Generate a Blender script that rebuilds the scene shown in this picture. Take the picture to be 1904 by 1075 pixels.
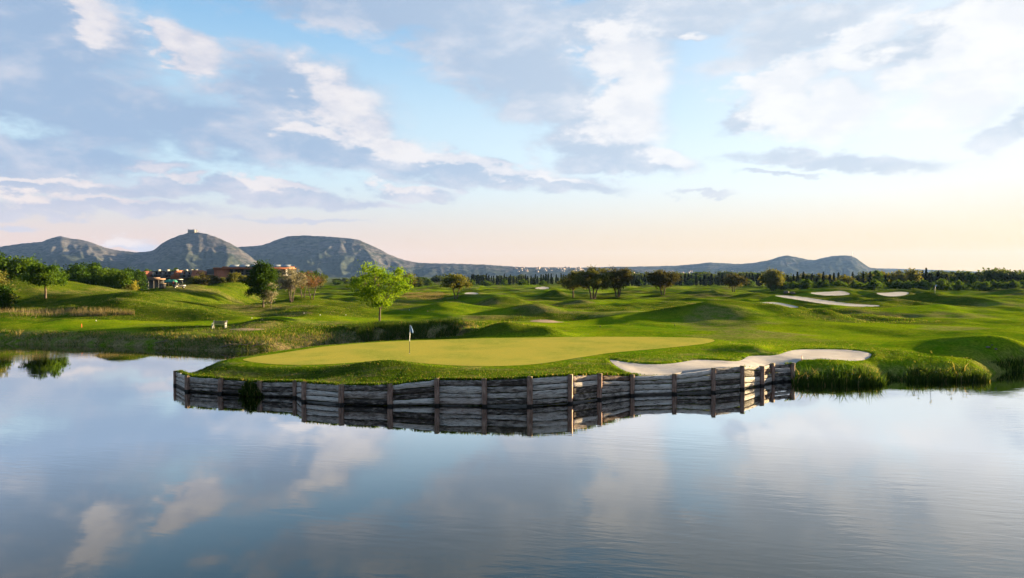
import bpy, bmesh, math, random
import numpy as np
from mathutils import Vector, Matrix, noise as mnoise
from mathutils.geometry import delaunay_2d_cdt

for o in list(bpy.data.objects):
    bpy.data.objects.remove(o, do_unlink=True)
scene = bpy.context.scene
col = scene.collection
R = math.radians

# ---------------------------------------------------------------- camera
F = 1300.0            # focal length in photograph pixels (1904 wide)
CU, HV = 952.0, 516.0  # centre column, horizon row
CAM_H = 7.5           # metres above the pond
cam_d = bpy.data.cameras.new("camera")
cam_d.sensor_width = 36.0
cam_d.lens = 36.0 * F / 1904.0
cam_d.clip_start = 0.5
cam_d.clip_end = 60000
cam = bpy.data.objects.new("camera", cam_d)
col.objects.link(cam)
cam.location = (0, 0, CAM_H)
cam.rotation_euler = (R(90) - math.atan((537.5 - HV) / F), 0, 0)
scene.camera = cam

# ---------------------------------------------------------------- render / exposure
EXPO = 3.0
scene.render.engine = 'CYCLES'
scene.cycles.use_denoising = True
scene.cycles.max_bounces = 6
scene.cycles.diffuse_bounces = 2
scene.cycles.glossy_bounces = 3
scene.cycles.transmission_bounces = 4
scene.cycles.volume_bounces = 1
scene.cycles.caustics_reflective = False
scene.cycles.caustics_refractive = False
scene.cycles.sample_clamp_indirect = 4.0
vs = scene.view_settings
scene.display_settings.display_device = 'sRGB'
vs.view_transform = 'Standard'
vs.look = 'None'
vs.gamma = 1.0
vs.use_curve_mapping = False
vs.exposure = EXPO

# ---------------------------------------------------------------- sun
SUN_AZ = 61.0     # degrees to the right of the view direction (+Y)
SUN_EL = 7.5
sun_dir = Vector((math.sin(R(SUN_AZ)) * math.cos(R(SUN_EL)), math.cos(R(SUN_AZ)) * math.cos(R(SUN_EL)), math.sin(R(SUN_EL))))
sd = bpy.data.lights.new("sun", 'SUN')
sd.energy = 5.0
sd.angle = R(0.6)
sd.color = (1.0, 0.77, 0.42)
sun = bpy.data.objects.new("sun", sd)
col.objects.link(sun)
sun.rotation_euler = sun_dir.to_track_quat('Z', 'Y').to_euler()
sun.location = (60, 30, 60)

# ---------------------------------------------------------------- sky
def srgb(r, g, b):
    f = lambda c: c / 12.92 if c <= 0.04045 else ((c + 0.055) / 1.055) ** 2.4
    return (f(r / 255), f(g / 255), f(b / 255), 1.0)

class NT:
    """small helper to chain shader nodes"""
    def __init__(self, tree):
        self.t = tree
        tree.nodes.clear()
    def n(self, kind, **kw):
        nd = self.t.nodes.new(kind)
        for k, v in kw.items():
            setattr(nd, k, v)
        return nd
    def put(self, sock, v):
        if v is None:
            return
        if isinstance(v, bpy.types.NodeSocket):
            self.t.links.new(v, sock)
        else:
            if isinstance(v, (tuple, list)) and sock.type == 'VECTOR':
                v = tuple(v)[:3]
            elif isinstance(v, (tuple, list)) and len(v) == 3 and sock.type == 'RGBA':
                v = tuple(v) + (1.0,)
            sock.default_value = v
    def m(self, op, a, b=None, c=None, clamp=False):
        nd = self.n('ShaderNodeMath', operation=op, use_clamp=clamp)
        for i, v in enumerate((a, b, c)):
            self.put(nd.inputs[i], v)
        return nd.outputs[0]
    def vm(self, op, a, b=None, c=None, scale=None):
        nd = self.n('ShaderNodeVectorMath', operation=op)
        for i, v in enumerate((a, b, c)):
            self.put(nd.inputs[i], v)
        if scale is not None:
            self.put(nd.inputs['Scale'], scale)
        return nd.outputs['Value'] if op in ('LENGTH', 'DOT_PRODUCT', 'DISTANCE') else nd.outputs[0]
    def ss(self, v, a, b, lo=0.0, hi=1.0, kind='SMOOTHSTEP'):
        nd = self.n('ShaderNodeMapRange', interpolation_type=kind)
        for i, x in enumerate((v, a, b, lo, hi)):
            self.put(nd.inputs[i], x)
        return nd.outputs[0]
    def mix(self, f, a, b, blend='MIX'):
        nd = self.n('ShaderNodeMix', data_type='RGBA', blend_type=blend)
        self.put(nd.inputs[0], f)
        self.put(nd.inputs[6], a)
        self.put(nd.inputs[7], b)
        return nd.outputs[2]
    def noise(self, vec, scale, detail=4, rough=0.5, dist=0.0, lac=2.0):
        nd = self.n('ShaderNodeTexNoise')
        if vec is not None:
            self.put(nd.inputs['Vector'], vec)
        nd.inputs['Scale'].default_value = scale
        nd.inputs['Detail'].default_value = detail
        nd.inputs['Roughness'].default_value = rough
        nd.inputs['Lacunarity'].default_value = lac
        nd.inputs['Distortion'].default_value = dist
        return nd
    def xyz(self, v):
        nd = self.n('ShaderNodeSeparateXYZ')
        self.put(nd.inputs[0], v)
        return nd.outputs
    def comb(self, x, y, z):
        nd = self.n('ShaderNodeCombineXYZ')
        for i, v in enumerate((x, y, z)):
            self.put(nd.inputs[i], v)
        return nd.outputs[0]
    def ramp(self, f, stops, mode='LINEAR'):
        nd = self.n('ShaderNodeValToRGB')
        cr = nd.color_ramp
        cr.interpolation = mode
        while len(cr.elements) < len(stops):
            cr.elements.new(0.5)
        for e, (p, c) in zip(cr.elements, stops):
            e.position = p
            e.color = tuple(c) if len(c) == 4 else tuple(c) + (1.0,)
        self.put(nd.inputs[0], f)
        return nd.outputs[0]

K = 2.0 ** -EXPO
def sk(r, g, b):        # a colour of the sky as it shows in the picture -> radiance
    c = srgb(r, g, b)
    return (c[0] * K, c[1] * K, c[2] * K, 1.0)

world = bpy.data.worlds.new("World")
scene.world = world
world.use_nodes = True
N = NT(world.node_tree)
tc = N.n('ShaderNodeTexCoord')
D = N.vm('NORMALIZE', tc.outputs['Generated'])
dx, dy, dz = N.xyz(D)
az = N.m('MULTIPLY', N.m('ARCTAN2', dx, dy), 57.29578)
el = N.m('MULTIPLY', N.m('ARCSINE', N.m('ABSOLUTE', dz)), 57.29578)
sky = N.n('ShaderNodeTexSky', sky_type='NISHITA', sun_disc=False)
sky.sun_elevation = R(SUN_EL)
sky.sun_rotation = R(SUN_AZ)
sky.altitude = 0
sky.air_density = 1.0
sky.dust_density = 0.6
sky.ozone_density = 1.0
NISH = 0.05
base = N.vm('SCALE', sky.outputs[0], scale=NISH)
# thin evening veil: pale towards the horizon and towards the sun
sunw = N.vm('DOT_PRODUCT', D, tuple(sun_dir))
tow = N.ss(sunw, 0.05, 0.93)                                      # 0 away from the sun .. 1 at it
VEIL = N.mix(N.ss(el, 0.0, 9.0), N.mix(tow, sk(244, 194, 166), sk(250, 206, 130)), N.mix(tow, sk(205, 230, 244), sk(249, 252, 254)))
veil_f = N.m('MAXIMUM', N.ss(el, 21.0, 0.0, 0.04, 0.93), N.m('MULTIPLY', N.ss(sunw, 0.45, 0.98, 0.0, 0.92), N.ss(el, 24.0, 4.0, 0.78, 1.0)))
blue = N.mix(N.ss(el, 6.0, 26.0), sk(196, 224, 243), sk(92, 170, 230))
clear = N.mix(veil_f, N.mix(0.72, base, blue), VEIL)
# clouds
big = N.noise(N.vm('MULTIPLY', D, (1.0, 1.0, 2.6)), 5.5, 7, 0.56)
fine = N.noise(N.vm('MULTIPLY', D, (1.0, 1.0, 2.2)), 17.0, 7, 0.60)
wv = N.vm('SUBTRACT', big.outputs['Color'], (0.5, 0.5, 0.5))
wf = N.vm('SUBTRACT', fine.outputs['Color'], (0.5, 0.5, 0.5))
P = N.comb(az, el, 0.0)
P = N.vm('MULTIPLY_ADD', wv, (9.0, 4.0, 0.0), P)
P = N.vm('MULTIPLY_ADD', wf, (4.6, 2.8, 0.0), P)

def blob(acc, u, v, ru, rv, rot=0.0, gain=1.0):
    a = math.atan((u - CU) / F)
    e = math.atan((HV - v) / F * math.cos(a))
    mp = N.n('ShaderNodeMapping', vector_type='TEXTURE')
    mp.inputs['Location'].default_value = (math.degrees(a), math.degrees(e), 0)
    mp.inputs['Rotation'].default_value = (0, 0, R(-rot))
    mp.inputs['Scale'].default_value = (ru / F * 57.3 * math.cos(a) ** 2, rv / F * 57.3 * math.cos(a), 1)
    N.put(mp.inputs['Vector'], P)
    d = N.m('SUBTRACT', 1.0, N.vm('LENGTH', mp.outputs[0]))
    if gain != 1.0:
        d = N.m('MULTIPLY', d, gain)
    if acc is None:
        return d
    nd = N.m('SMOOTH_MAX', acc, d, 0.25)
    return nd

GREY = [(40, 50, 330, 130), (130, 190, 360, 115), (380, 240, 370, 75, 5), (560, 185, 220, 85, 12), (60, 290, 290, 45), (640, 280, 260, 45, 6),
        (900, 322, 240, 30, 7), (1040, 342, 130, 16, 4), (150, 345, 380, 22), (480, 360, 290, 18, 3), (180, 384, 300, 16), (560, 412, 150, 8),
        (640, 375, 150, 10, 3), (775, 354, 95, 13), (700, 10, 260, 50), (900, 50, 240, 110, 10), (930, 120, 170, 75, 15), (1020, 180, 180, 85, 25),
        (1100, 270, 150, 50, 8), (1160, 303, 140, 26, 5), (1260, 20, 460, 60, -5), (1480, 62, 230, 50, -12), (1400, 215, 85, 28, -15),
        (1560, 303, 220, 22, 3), (1870, 240, 70, 40, -20), (1450, 337, 70, 6), (1290, 362, 70, 6), (1700, 75, 200, 40, -15),
        (245, 458, 40, 14), (20, 410, 90, 10)]
LIT = [(195, 40, 60, 55, 30), (350, 95, 95, 42, 28), (640, 195, 130, 55, 22), (690, 238, 70, 34), (755, 275, 75, 28, 10), (890, 305, 190, 18, 9),
       (610, 248, 70, 14), (1000, 332, 130, 8, 5), (240, 307, 140, 18), (330, 326, 60, 13), (170, 370, 150, 12), (540, 350, 90, 11, 5), (775, 346, 80, 9), (100, 332, 170, 9),
       (1150, 95, 110, 65, -20), (1190, 160, 75, 60), (1175, 215, 85, 48), (1130, 250, 120, 30), (1240, 292, 80, 24, 20), (1275, 66, 42, 16),
       (1450, 150, 110, 45, -25), (1570, 90, 160, 26, -25), (1700, 100, 160, 60, -20), (1800, 160, 150, 70, -10), (1850, 40, 140, 70), (1520, 205, 140, 60),
       (1565, 128, 50, 25), (240, 452, 36, 12)]
g = None
for b in GREY:
    g = blob(g, *b)
l = None
for b in LIT:
    l = blob(l, *b)
# the same kind of broken cloud goes on above and beside the view
plane = N.vm('MULTIPLY', D, (1.0, 1.0, 2.4))
gen = N.noise(plane, 3.1, 8, 0.55, 0.3)
inview = N.m('MULTIPLY', N.ss(N.m('ABSOLUTE', az), 46.0, 36.0), N.ss(el, 27.0, 20.0))
gend = N.m('MULTIPLY_ADD', N.m('SUBTRACT', gen.outputs['Fac'], 0.50), 4.5, 0.0)
gend = N.m('SUBTRACT', gend, N.m('MULTIPLY', inview, 3.0))
gend = N.m('SUBTRACT', gend, N.ss(el, 9.0, 0.0, 0.0, 3.0))
tex = N.m('SUBTRACT', N.m('MULTIPLY_ADD', big.outputs['Fac'], 0.6, N.m('MULTIPLY', fine.outputs['Fac'], 1.0)), 0.80)
gs = N.m('MAXIMUM', g, gend)
dens = N.m('MAXIMUM', gs, l)
dens = N.m('MULTIPLY_ADD', tex, 1.2, dens)
alpha = N.ss(dens, -0.14, 0.46)
litf = N.ss(N.m('MULTIPLY_ADD', tex, 2.2, N.m('SUBTRACT', l, N.m('MULTIPLY', gs, 0.35))), -0.18, 0.55)
patchn = N.noise(N.vm('MULTIPLY', D, (1.0, 1.0, 2.0)), 9.0, 6, 0.6, 0.6).outputs['Fac']
mott = N.ss(N.m('ADD', N.m('MULTIPLY_ADD', patchn, 0.9, -0.47), N.m('MULTIPLY_ADD', tex, 0.7, N.m('MULTIPLY', gs, -0.10))), -0.20, 0.24)
grey_c = N.mix(mott, N.mix(tow, sk(160, 184, 215), sk(208, 220, 234)), N.mix(tow, sk(212, 215, 228), sk(241, 244, 249)))
grey_c = N.mix(N.ss(el, 9.0, 3.0, 0.0, 0.75), grey_c, N.mix(tow, sk(222, 212, 218), sk(246, 238, 230)))
lit_c = N.mix(N.ss(tex, -0.10, 0.16), N.mix(tow, sk(214, 214, 226), sk(244, 246, 250)), N.mix(tow, sk(240, 234, 236), sk(255, 255, 255)))
lit_c = N.mix(N.ss(el, 9.0, 3.0, 0.0, 0.8), lit_c, N.mix(tow, sk(247, 228, 218), sk(255, 246, 232)))
cloud_c = N.mix(litf, grey_c, lit_c)
final = N.mix(N.m('MULTIPLY', alpha, 0.93), clear, cloud_c)
bg = N.n('ShaderNodeBackground')
N.put(bg.inputs[0], final)
bg.inputs[1].default_value = 1.0
wo = N.n('ShaderNodeOutputWorld')
world.node_tree.links.new(bg.outputs[0], wo.inputs[0])
world.cycles.sampling_method = 'MANUAL'
world.cycles.sample_map_resolution = 512

# ================================================================ helpers
rng = np.random.default_rng(7)

def fast_mesh(name, V, Fc):
    V = np.asarray(V, dtype=np.float32).reshape(-1, 3)
    me = bpy.data.meshes.new(name)
    if not isinstance(Fc, (list, tuple)) or np.ndim(Fc[0]) == 1:
        Fc = [Fc]
    Fc = [np.asarray(f, dtype=np.int32) for f in Fc if len(f)]
    me.vertices.add(len(V))
    me.vertices.foreach_set('co', V.ravel())
    loops = np.concatenate([f.ravel() for f in Fc])
    sizes = np.concatenate([np.full(len(f), f.shape[1], dtype=np.int32) for f in Fc])
    starts = np.concatenate([[0], np.cumsum(sizes)[:-1]]).astype(np.int32)
    me.loops.add(len(loops))
    me.loops.foreach_set('vertex_index', loops)
    me.polygons.add(len(sizes))
    me.polygons.foreach_set('loop_start', starts)
    me.polygons.foreach_set('loop_total', sizes)
    me.update(calc_edges=True)
    return me

def link(name, me, mat=None, parent=None, smooth=False):
    o = bpy.data.objects.new(name, me)
    col.objects.link(o)
    if mat is not None and me is not None and not me.materials:
        me.materials.append(mat)
    if parent is not None:
        o.parent = parent
    if smooth:
        me.polygons.foreach_set('use_smooth', np.ones(len(me.polygons), dtype=bool))
    return o

def obj(name, V, Fc, mat=None, parent=None, smooth=False):
    return link(name, fast_mesh(name, V, Fc), mat, parent, smooth)

def tag(o, label=None, cat=None, group=None, kind=None):
    if label: o['label'] = label
    if cat: o['category'] = cat
    if group: o['group'] = group
    if kind: o['kind'] = kind
    return o

def thing(name, loc, label, cat, group=None, rz=0.0):
    o = bpy.data.objects.new(name, None)
    col.objects.link(o)
    o.empty_display_size = 0.3
    o.location = loc
    o.rotation_euler = (0, 0, rz)
    return tag(o, label, cat, group)

def attr(me, name, data):
    a = me.attributes.new(name, 'FLOAT_COLOR', 'POINT')
    d = np.ones((len(me.vertices), 4), dtype=np.float32)
    data = np.asarray(data, dtype=np.float32)
    if data.ndim == 1:
        data = data[:, None].repeat(3, 1)
    d[:, :data.shape[1]] = data
    a.data.foreach_set('color', d.ravel())

class MB:
    """collects boxes, tubes and prisms into one mesh"""
    def __init__(self):
        self.v, self.f4, self.f3, self.n = [], [], [], 0
    def raw(self, V, f4=(), f3=()):
        V = np.asarray(V, dtype=float).reshape(-1, 3)
        if len(f4): self.f4.append(np.asarray(f4, dtype=int) + self.n)
        if len(f3): self.f3.append(np.asarray(f3, dtype=int) + self.n)
        self.v.append(V); self.n += len(V)
        return self
    def box(self, c, s, rz=0.0, rx=0.0, ry=0.0):
        P = np.array([(x, y, z) for x in (-.5, .5) for y in (-.5, .5) for z in (-.5, .5)]) * np.array(s)
        M = np.array((Matrix.Rotation(rz, 3, 'Z') @ Matrix.Rotation(ry, 3, 'Y') @ Matrix.Rotation(rx, 3, 'X')))
        P = P @ M.T + np.array(c)
        return self.raw(P, [(0, 1, 3, 2), (4, 6, 7, 5), (0, 4, 5, 1), (2, 3, 7, 6), (0, 2, 6, 4), (1, 5, 7, 3)])
    def tube(self, pts, radii, n=8, cap=True):
        pts = np.asarray(pts, dtype=float)
        radii = np.broadcast_to(radii, (len(pts),))
        rings = []
        for i in range(len(pts)):
            t = pts[min(i + 1, len(pts) - 1)] - pts[max(i - 1, 0)]
            t = t / (np.linalg.norm(t) + 1e-9)
            a = np.array((1.0, 0, 0)) if abs(t[0]) < 0.8 else np.array((0, 1.0, 0))
            b = np.cross(t, a); b /= np.linalg.norm(b)
            c = np.cross(t, b)
            an = np.arange(n) * 2 * math.pi / n
            rings.append(pts[i] + radii[i] * (np.cos(an)[:, None] * b + np.sin(an)[:, None] * c))
        V = np.concatenate(rings)
        f = [(i * n + j, i * n + (j + 1) % n, (i + 1) * n + (j + 1) % n, (i + 1) * n + j) for i in range(len(pts) - 1) for j in range(n)]
        t3 = []
        if cap:
            e = (len(pts) - 1) * n
            t3 = [(0, j + 1, j) for j in range(1, n - 1)] + [(e, e + j, e + j + 1) for j in range(1, n - 1)]
        return self.raw(V, f, t3)
    def prism(self, poly, y0, y1):
        """polygon in x,z extruded along y"""
        k = len(poly)
        V = [(x, y0, z) for x, z in poly] + [(x, y1, z) for x, z in poly]
        f = [(i, (i + 1) % k, k + (i + 1) % k, k + i) for i in range(k)]
        t3 = [(0, i + 1, i) for i in range(1, k - 1)] + [(k, k + i, k + i + 1) for i in range(1, k - 1)]
        return self.raw(V, f, t3)
    def build(self, name, mat, parent=None, smooth=False):
        f = []
        if self.f4: f.append(np.concatenate(self.f4))
        if self.f3: f.append(np.concatenate(self.f3))
        return obj(name, np.concatenate(self.v), f, mat, parent, smooth)

# ---------------------------------------------------------------- 2D gradient noise
_perm = np.random.default_rng(3).permutation(256)
_ang = np.random.default_rng(4).random(256) * 2 * math.pi
def pnoise(x, y):
    x = np.asarray(x, float); y = np.asarray(y, float)
    xi = np.floor(x).astype(int); yi = np.floor(y).astype(int)
    xf = x - xi; yf = y - yi
    def g(ix, iy, fx, fy):
        a = _ang[_perm[(_perm[ix & 255] + iy) & 255]]
        return np.cos(a) * fx + np.sin(a) * fy
    s = lambda t: t * t * t * (t * (t * 6 - 15) + 10)
    u, v = s(xf), s(yf)
    a = g(xi, yi, xf, yf) * (1 - u) + g(xi + 1, yi, xf - 1, yf) * u
    b = g(xi, yi + 1, xf, yf - 1) * (1 - u) + g(xi + 1, yi + 1, xf - 1, yf - 1) * u
    return (a * (1 - v) + b * v) * 1.5
def fbm(x, y, o=4, gain=0.5):
    r, a, t = 0, 1.0, 0
    for i in range(o):
        r = r + a * pnoise(x * 2 ** i + 17.3 * i, y * 2 ** i - 9.1 * i); t += a; a *= gain
    return r / t
def sstep(a, b, x):
    t = np.clip((np.asarray(x, float) - a) / (b - a), 0, 1)
    return t * t * (3 - 2 * t)

def inside(poly, x, y):
    poly = np.asarray(poly); r = np.zeros(np.shape(x), bool)
    n = len(poly)
    for i in range(n):
        x0, y0 = poly[i]; x1, y1 = poly[(i + 1) % n]
        c = (y0 > y) != (y1 > y)
        if y1 != y0:
            r ^= c & (x < (x1 - x0) * (y - y0) / (y1 - y0) + x0)
    return r
def polydist(pts, x, y, vals=None, closed=False):
    pts = np.asarray(pts, float)
    best = np.full(np.shape(x), 1e9); bv = np.zeros(np.shape(x))
    n = len(pts)
    for i in range(n if closed else n - 1):
        a = pts[i]; b = pts[(i + 1) % n]
        e = b - a; L = e @ e + 1e-12
        t = np.clip(((x - a[0]) * e[0] + (y - a[1]) * e[1]) / L, 0, 1)
        d = np.hypot(x - a[0] - t * e[0], y - a[1] - t * e[1])
        m = d < best
        best = np.where(m, d, best)
        if vals is not None:
            bv = np.where(m, vals[i] + (vals[(i + 1) % n] - vals[i]) * t, bv)
    return (best, bv) if vals is not None else best

def gp(u, v, z=0.0):
    """a row and column of the photograph meeting the height z"""
    d = F * (CAM_H - z) / (v - HV)
    return ((u - CU) / F * d, d)
def at(u, d, v=None, z=0.0):
    """a point at distance d along +Y in column u"""
    if v is not None:
        z = CAM_H - (v - HV) / F * d
    return Vector(((u - CU) / F * d, d, z))

# ================================================================ the lie of the land
# timber wall of the peninsula: column, row of the post top, row of the water line
WALL_PX = [(322, 690, 718), (344, 698.7, 729.4), (406, 703.5, 733.5), (480, 709.5, 738.5), (546, 708.6, 741), (562, 710.5, 748.5), (632, 715.8, 754.5),
           (724, 714.8, 757), (812, 704.7, 756), (901, 705.3, 757.3), (986, 701.5, 757.5), (1062, 697, 752), (1117, 694.5, 744.5), (1177, 697, 737),
           (1256, 696, 734), (1329, 684.8, 731), (1384, 680.5, 725.5), (1420, 681, 718.5), (1440, 676, 712.5), (1477, 675.5, 710)]
WALL = []
for u, vt, vw in WALL_PX:
    x, d = gp(u, vw, 0.0)
    WALL.append((x, d, (vw - vt) / F * d))
WALL = np.array(WALL)
wall_line = WALL[:, :2].copy()
for i in range(len(wall_line)):            # the ground ends behind the planks
    t = WALL[min(i + 1, len(WALL) - 1), :2] - WALL[max(i - 1, 0), :2]
    nrm = np.array((-t[1], t[0])) / np.hypot(*t)
    wall_line[i] += nrm * 0.34
wall_h = WALL[:, 2] - 0.10

coast_left = [(-230, 40), (-160, 86), gp(-300, 632), gp(-120, 638), gp(0, 640), gp(60, 640.5), gp(100, 642), gp(150, 641.5), gp(200, 643.5), gp(250, 645), gp(300, 648), gp(340, 650), gp(380, 652.5),
              gp(440, 653.5), gp(500, 651), gp(560, 646), gp(600, 643.5), gp(640, 640.5), gp(680, 639), gp(720, 637.5), gp(790, 637), gp(840, 636)]
coast_back = [(-4.5, 78.0), (-6.0, 73.5), (-10.0, 70.5), (-14.5, 67.0), (-18.5, 62.5), (-21.3, 57.5), (-23.0, 53.0), tuple(wall_line[0])]
coast_right = [tuple(wall_line[-1]), gp(1500, 711), gp(1560, 712), gp(1600, 712), gp(1645, 710), gp(1660, 705), gp(1690, 705), gp(1740, 706), gp(1800, 705), gp(1835, 701),
               gp(1850, 695), gp(1880, 690.5), gp(1904, 689), gp(2000, 686), gp(2200, 684), (75, 50), (110, 30), (120, -20), (60, -45), (-80, -50), (-200, -30), (-230, 40)]
water_poly = np.array(coast_left + coast_back + [tuple(p) for p in wall_line[1:-1]] + coast_right[:-1])

GREEN_PX = [(452, 668), (485, 662), (520, 657), (600, 645), (700, 636.5), (800, 632.5), (900, 629.5), (1000, 627.8), (1100, 626.8), (1200, 626.8), (1290, 628.3), (1328, 632),
            (1312, 639), (1230, 648), (1130, 657), (1060, 668), (1000, 677), (930, 681), (860, 680.5), (800, 677), (750, 672.5), (700, 672), (620, 677), (560, 679), (500, 677), (460, 672)]
def green_z(x, y):
    return 1.42 + 0.012 * (y - 46) + 0.006 * (x + 5)
def on_plane(u, v, fz):
    lo, hi = 30.0, 600.0
    for _ in range(40):
        y = 0.5 * (lo + hi)
        if float(fz((u - CU) / F * y, y)) < CAM_H - (v - HV) / F * y: lo = y
        else: hi = y
    return ((u - CU) / F * y, y)
def smooth_poly(P, k=5, closed=True):
    P = np.asarray(P, float); n = len(P); out = []
    for i in range(n if closed else n - 1):
        p0, p1, p2, p3 = P[(i - 1) % n], P[i], P[(i + 1) % n], P[(i + 2) % n]
        for j in range(k):
            t = j / k
            out.append(0.5 * (2 * p1 + (p2 - p0) * t + (2 * p0 - 5 * p1 + 4 * p2 - p3) * t * t + (3 * p1 - p0 - 3 * p2 + p3) * t ** 3))
    return np.array(out)
green_poly = smooth_poly([on_plane(u, v, green_z) for u, v in GREEN_PX], 4)

# bunkers: column/row outline, a sand plane that passes through distance d at row v with a slope
def sand_plane(u, v, d, slope):
    z0 = CAM_H - (v - HV) / F * d
    return lambda x, y: z0 + slope * (y - d) + 0 * x
def main_sand(x, y):
    dw, h = polydist(wall_line, np.asarray(x, float), np.asarray(y, float), wall_h)
    w = np.exp(-(dw / 2.4) ** 2)
    return (1.36) * (1 - w) + (h - 0.02) * w
BUNKERS = [
    dict(name='main', px=[(1133, 669.5), (1142, 670), (1165, 674.5), (1200, 678), (1235, 678), (1262, 675), (1285, 670.5), (1300, 669.5), (1330, 670), (1360, 671), (1380, 669), (1391, 661.5), (1420, 661),
         (1448, 660), (1462, 655), (1482, 650.5), (1520, 650), (1565, 650.3), (1602, 653), (1626, 659), (1600, 666.5), (1560, 667), (1510, 666), (1482, 668.5), (1476, 674),
         (1440, 677), (1420, 681), (1384, 682.5), (1329, 687.5), (1300, 692), (1256, 696.5), (1200, 698), (1180, 695.5), (1158, 689), (1143, 679)], fz=main_sand, rim=2.2, edge=0.0),
    dict(name='b2', px=[(1388, 566.5), (1412, 563), (1440, 562), (1465, 566), (1487, 571.5), (1468, 572.5), (1440, 570), (1410, 568.5)], fz=sand_plane(1440, 571, 112, 0.10), rim=4.0),
    dict(name='b3', px=[(1440, 549.5), (1470, 550), (1505, 554), (1545, 560), (1590, 565.5), (1642, 568.5), (1615, 570.5), (1575, 569), (1530, 565), (1490, 558.5), (1455, 553)], fz=sand_plane(1540, 566, 150, 0.10), rim=5.0),
    dict(name='b4', px=[(1505, 545), (1520, 543.5), (1545, 542.5), (1566, 541), (1582, 547), (1560, 549.5), (1530, 549.3)], fz=sand_plane(1545, 549, 205, 0.12), rim=7.0),
    dict(name='b5', px=[(1628, 545), (1650, 544.5), (1672, 542.5), (1692, 544.5), (1678, 550), (1650, 551)], fz=sand_plane(1660, 550, 195, 0.12), rim=7.0),
    dict(name='b6', px=[(862, 546), (872, 543.5), (884, 544), (890, 546.5), (876, 548)], fz=sand_plane(875, 548, 235, 0.10), rim=7.0),
    dict(name='b7', px=[(994, 536), (1006, 533.2), (1018, 534), (1022, 537), (1006, 538)], fz=sand_plane(1006, 538, 330, 0.08), rim=9.0),
]
for b in BUNKERS:
    b['poly'] = smooth_poly([on_plane(u, v, b['fz']) for u, v in b['px']], 5)
    for _ in range(7 if b['name'] == 'main' else 3):
        b['poly'] = 0.25 * np.roll(b['poly'], 1, 0) + 0.5 * b['poly'] + 0.25 * np.roll(b['poly'], -1, 0)

# mounds: column, row of the crest, row of the front foot, half width (columns), distance sigma (m), [base height]
MOUNDS_PX = [
    (150, 529, 585, 130, 16, 1.5), (45, 536, 585, 90, 16, 1.6), (330, 536, 585, 110, 17, 1.5), (440, 537, 566, 60, 9, 1.8), (265, 541, 583, 110, 10, 2.8), (545, 552, 575, 70, 12, 1.8),
    (300, 578, 597, 85, 2.6, 1.55), (215, 580, 597, 60, 2.4, 1.55), (385, 579, 597, 70, 2.6, 1.55), (450, 588, 598, 50, 2.2, 1.55), (-10, 586, 612, 110, 4, 1.3),
    (940, 600, 633, 70, 3.0, 1.4), (1020, 612, 636, 50, 3.0, 1.4), (760, 598, 622, 95, 3.4, 1.6), (860, 598, 618, 60, 3.5, 1.5), (690, 604, 622, 60, 3, 1.5), (505, 590, 612, 60, 4, 1.4), (590, 583, 600, 60, 4, 1.5),
    (1335, 556, 598, 85, 7, 1.5), (1250, 575, 598, 80, 5, 1.5), (1440, 572, 597, 70, 4.5, 1.5), (1530, 575, 596, 45, 5, 1.5), (1150, 586, 600, 60, 5, 1.5),
    (1740, 545, 565, 62, 8, 1.4), (1645, 556, 567, 40, 7, 1.4), (1850, 553, 565, 70, 7, 1.4), (1880, 541, 552, 60, 12, 1.4), (1660, 540, 548, 50, 14, 1.5), (1555, 535, 546, 60, 14, 1.5),
    (1810, 633, 666, 100, 3.6, 1.3), (1905, 638, 672, 70, 3.0, 1.2), (1590, 667, 700, 60, 1.6, 0.95),
    (1030, 537, 552, 28, 7, 1.4), (1235, 547, 558, 50, 9, 1.5), (1290, 540, 551, 32, 9, 1.4), (1330, 541, 552, 25, 9, 1.4), (1400, 548, 558, 40, 9, 1.5), (1480, 542, 553, 50, 11, 1.5),
    (1085, 558, 569, 40, 7, 1.5), (860, 548, 560, 45, 8, 1.5), (930, 553, 570, 70, 6, 1.5), (1150, 548, 556, 40, 10, 1.5), (820, 562, 580, 70, 5, 1.6), (985, 566, 585, 60, 5, 1.6),
    (1400, 641, 662, 90, 2.6, 1.45), (735, 672.5, 696, 170, 2.2, 1.35),
]
MOUNDS = []
for u, vc, vb, hw, sy, zb in MOUNDS_PX:
    db = F * (CAM_H - zb) / (vb - HV)
    dc = db + 1.7 * sy
    zc = CAM_H - (vc - HV) / F * dc
    MOUNDS.append(((u - CU) / F * dc, dc, max(zc - zb, 0.1), hw / F * dc * 0.55, sy))

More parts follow.
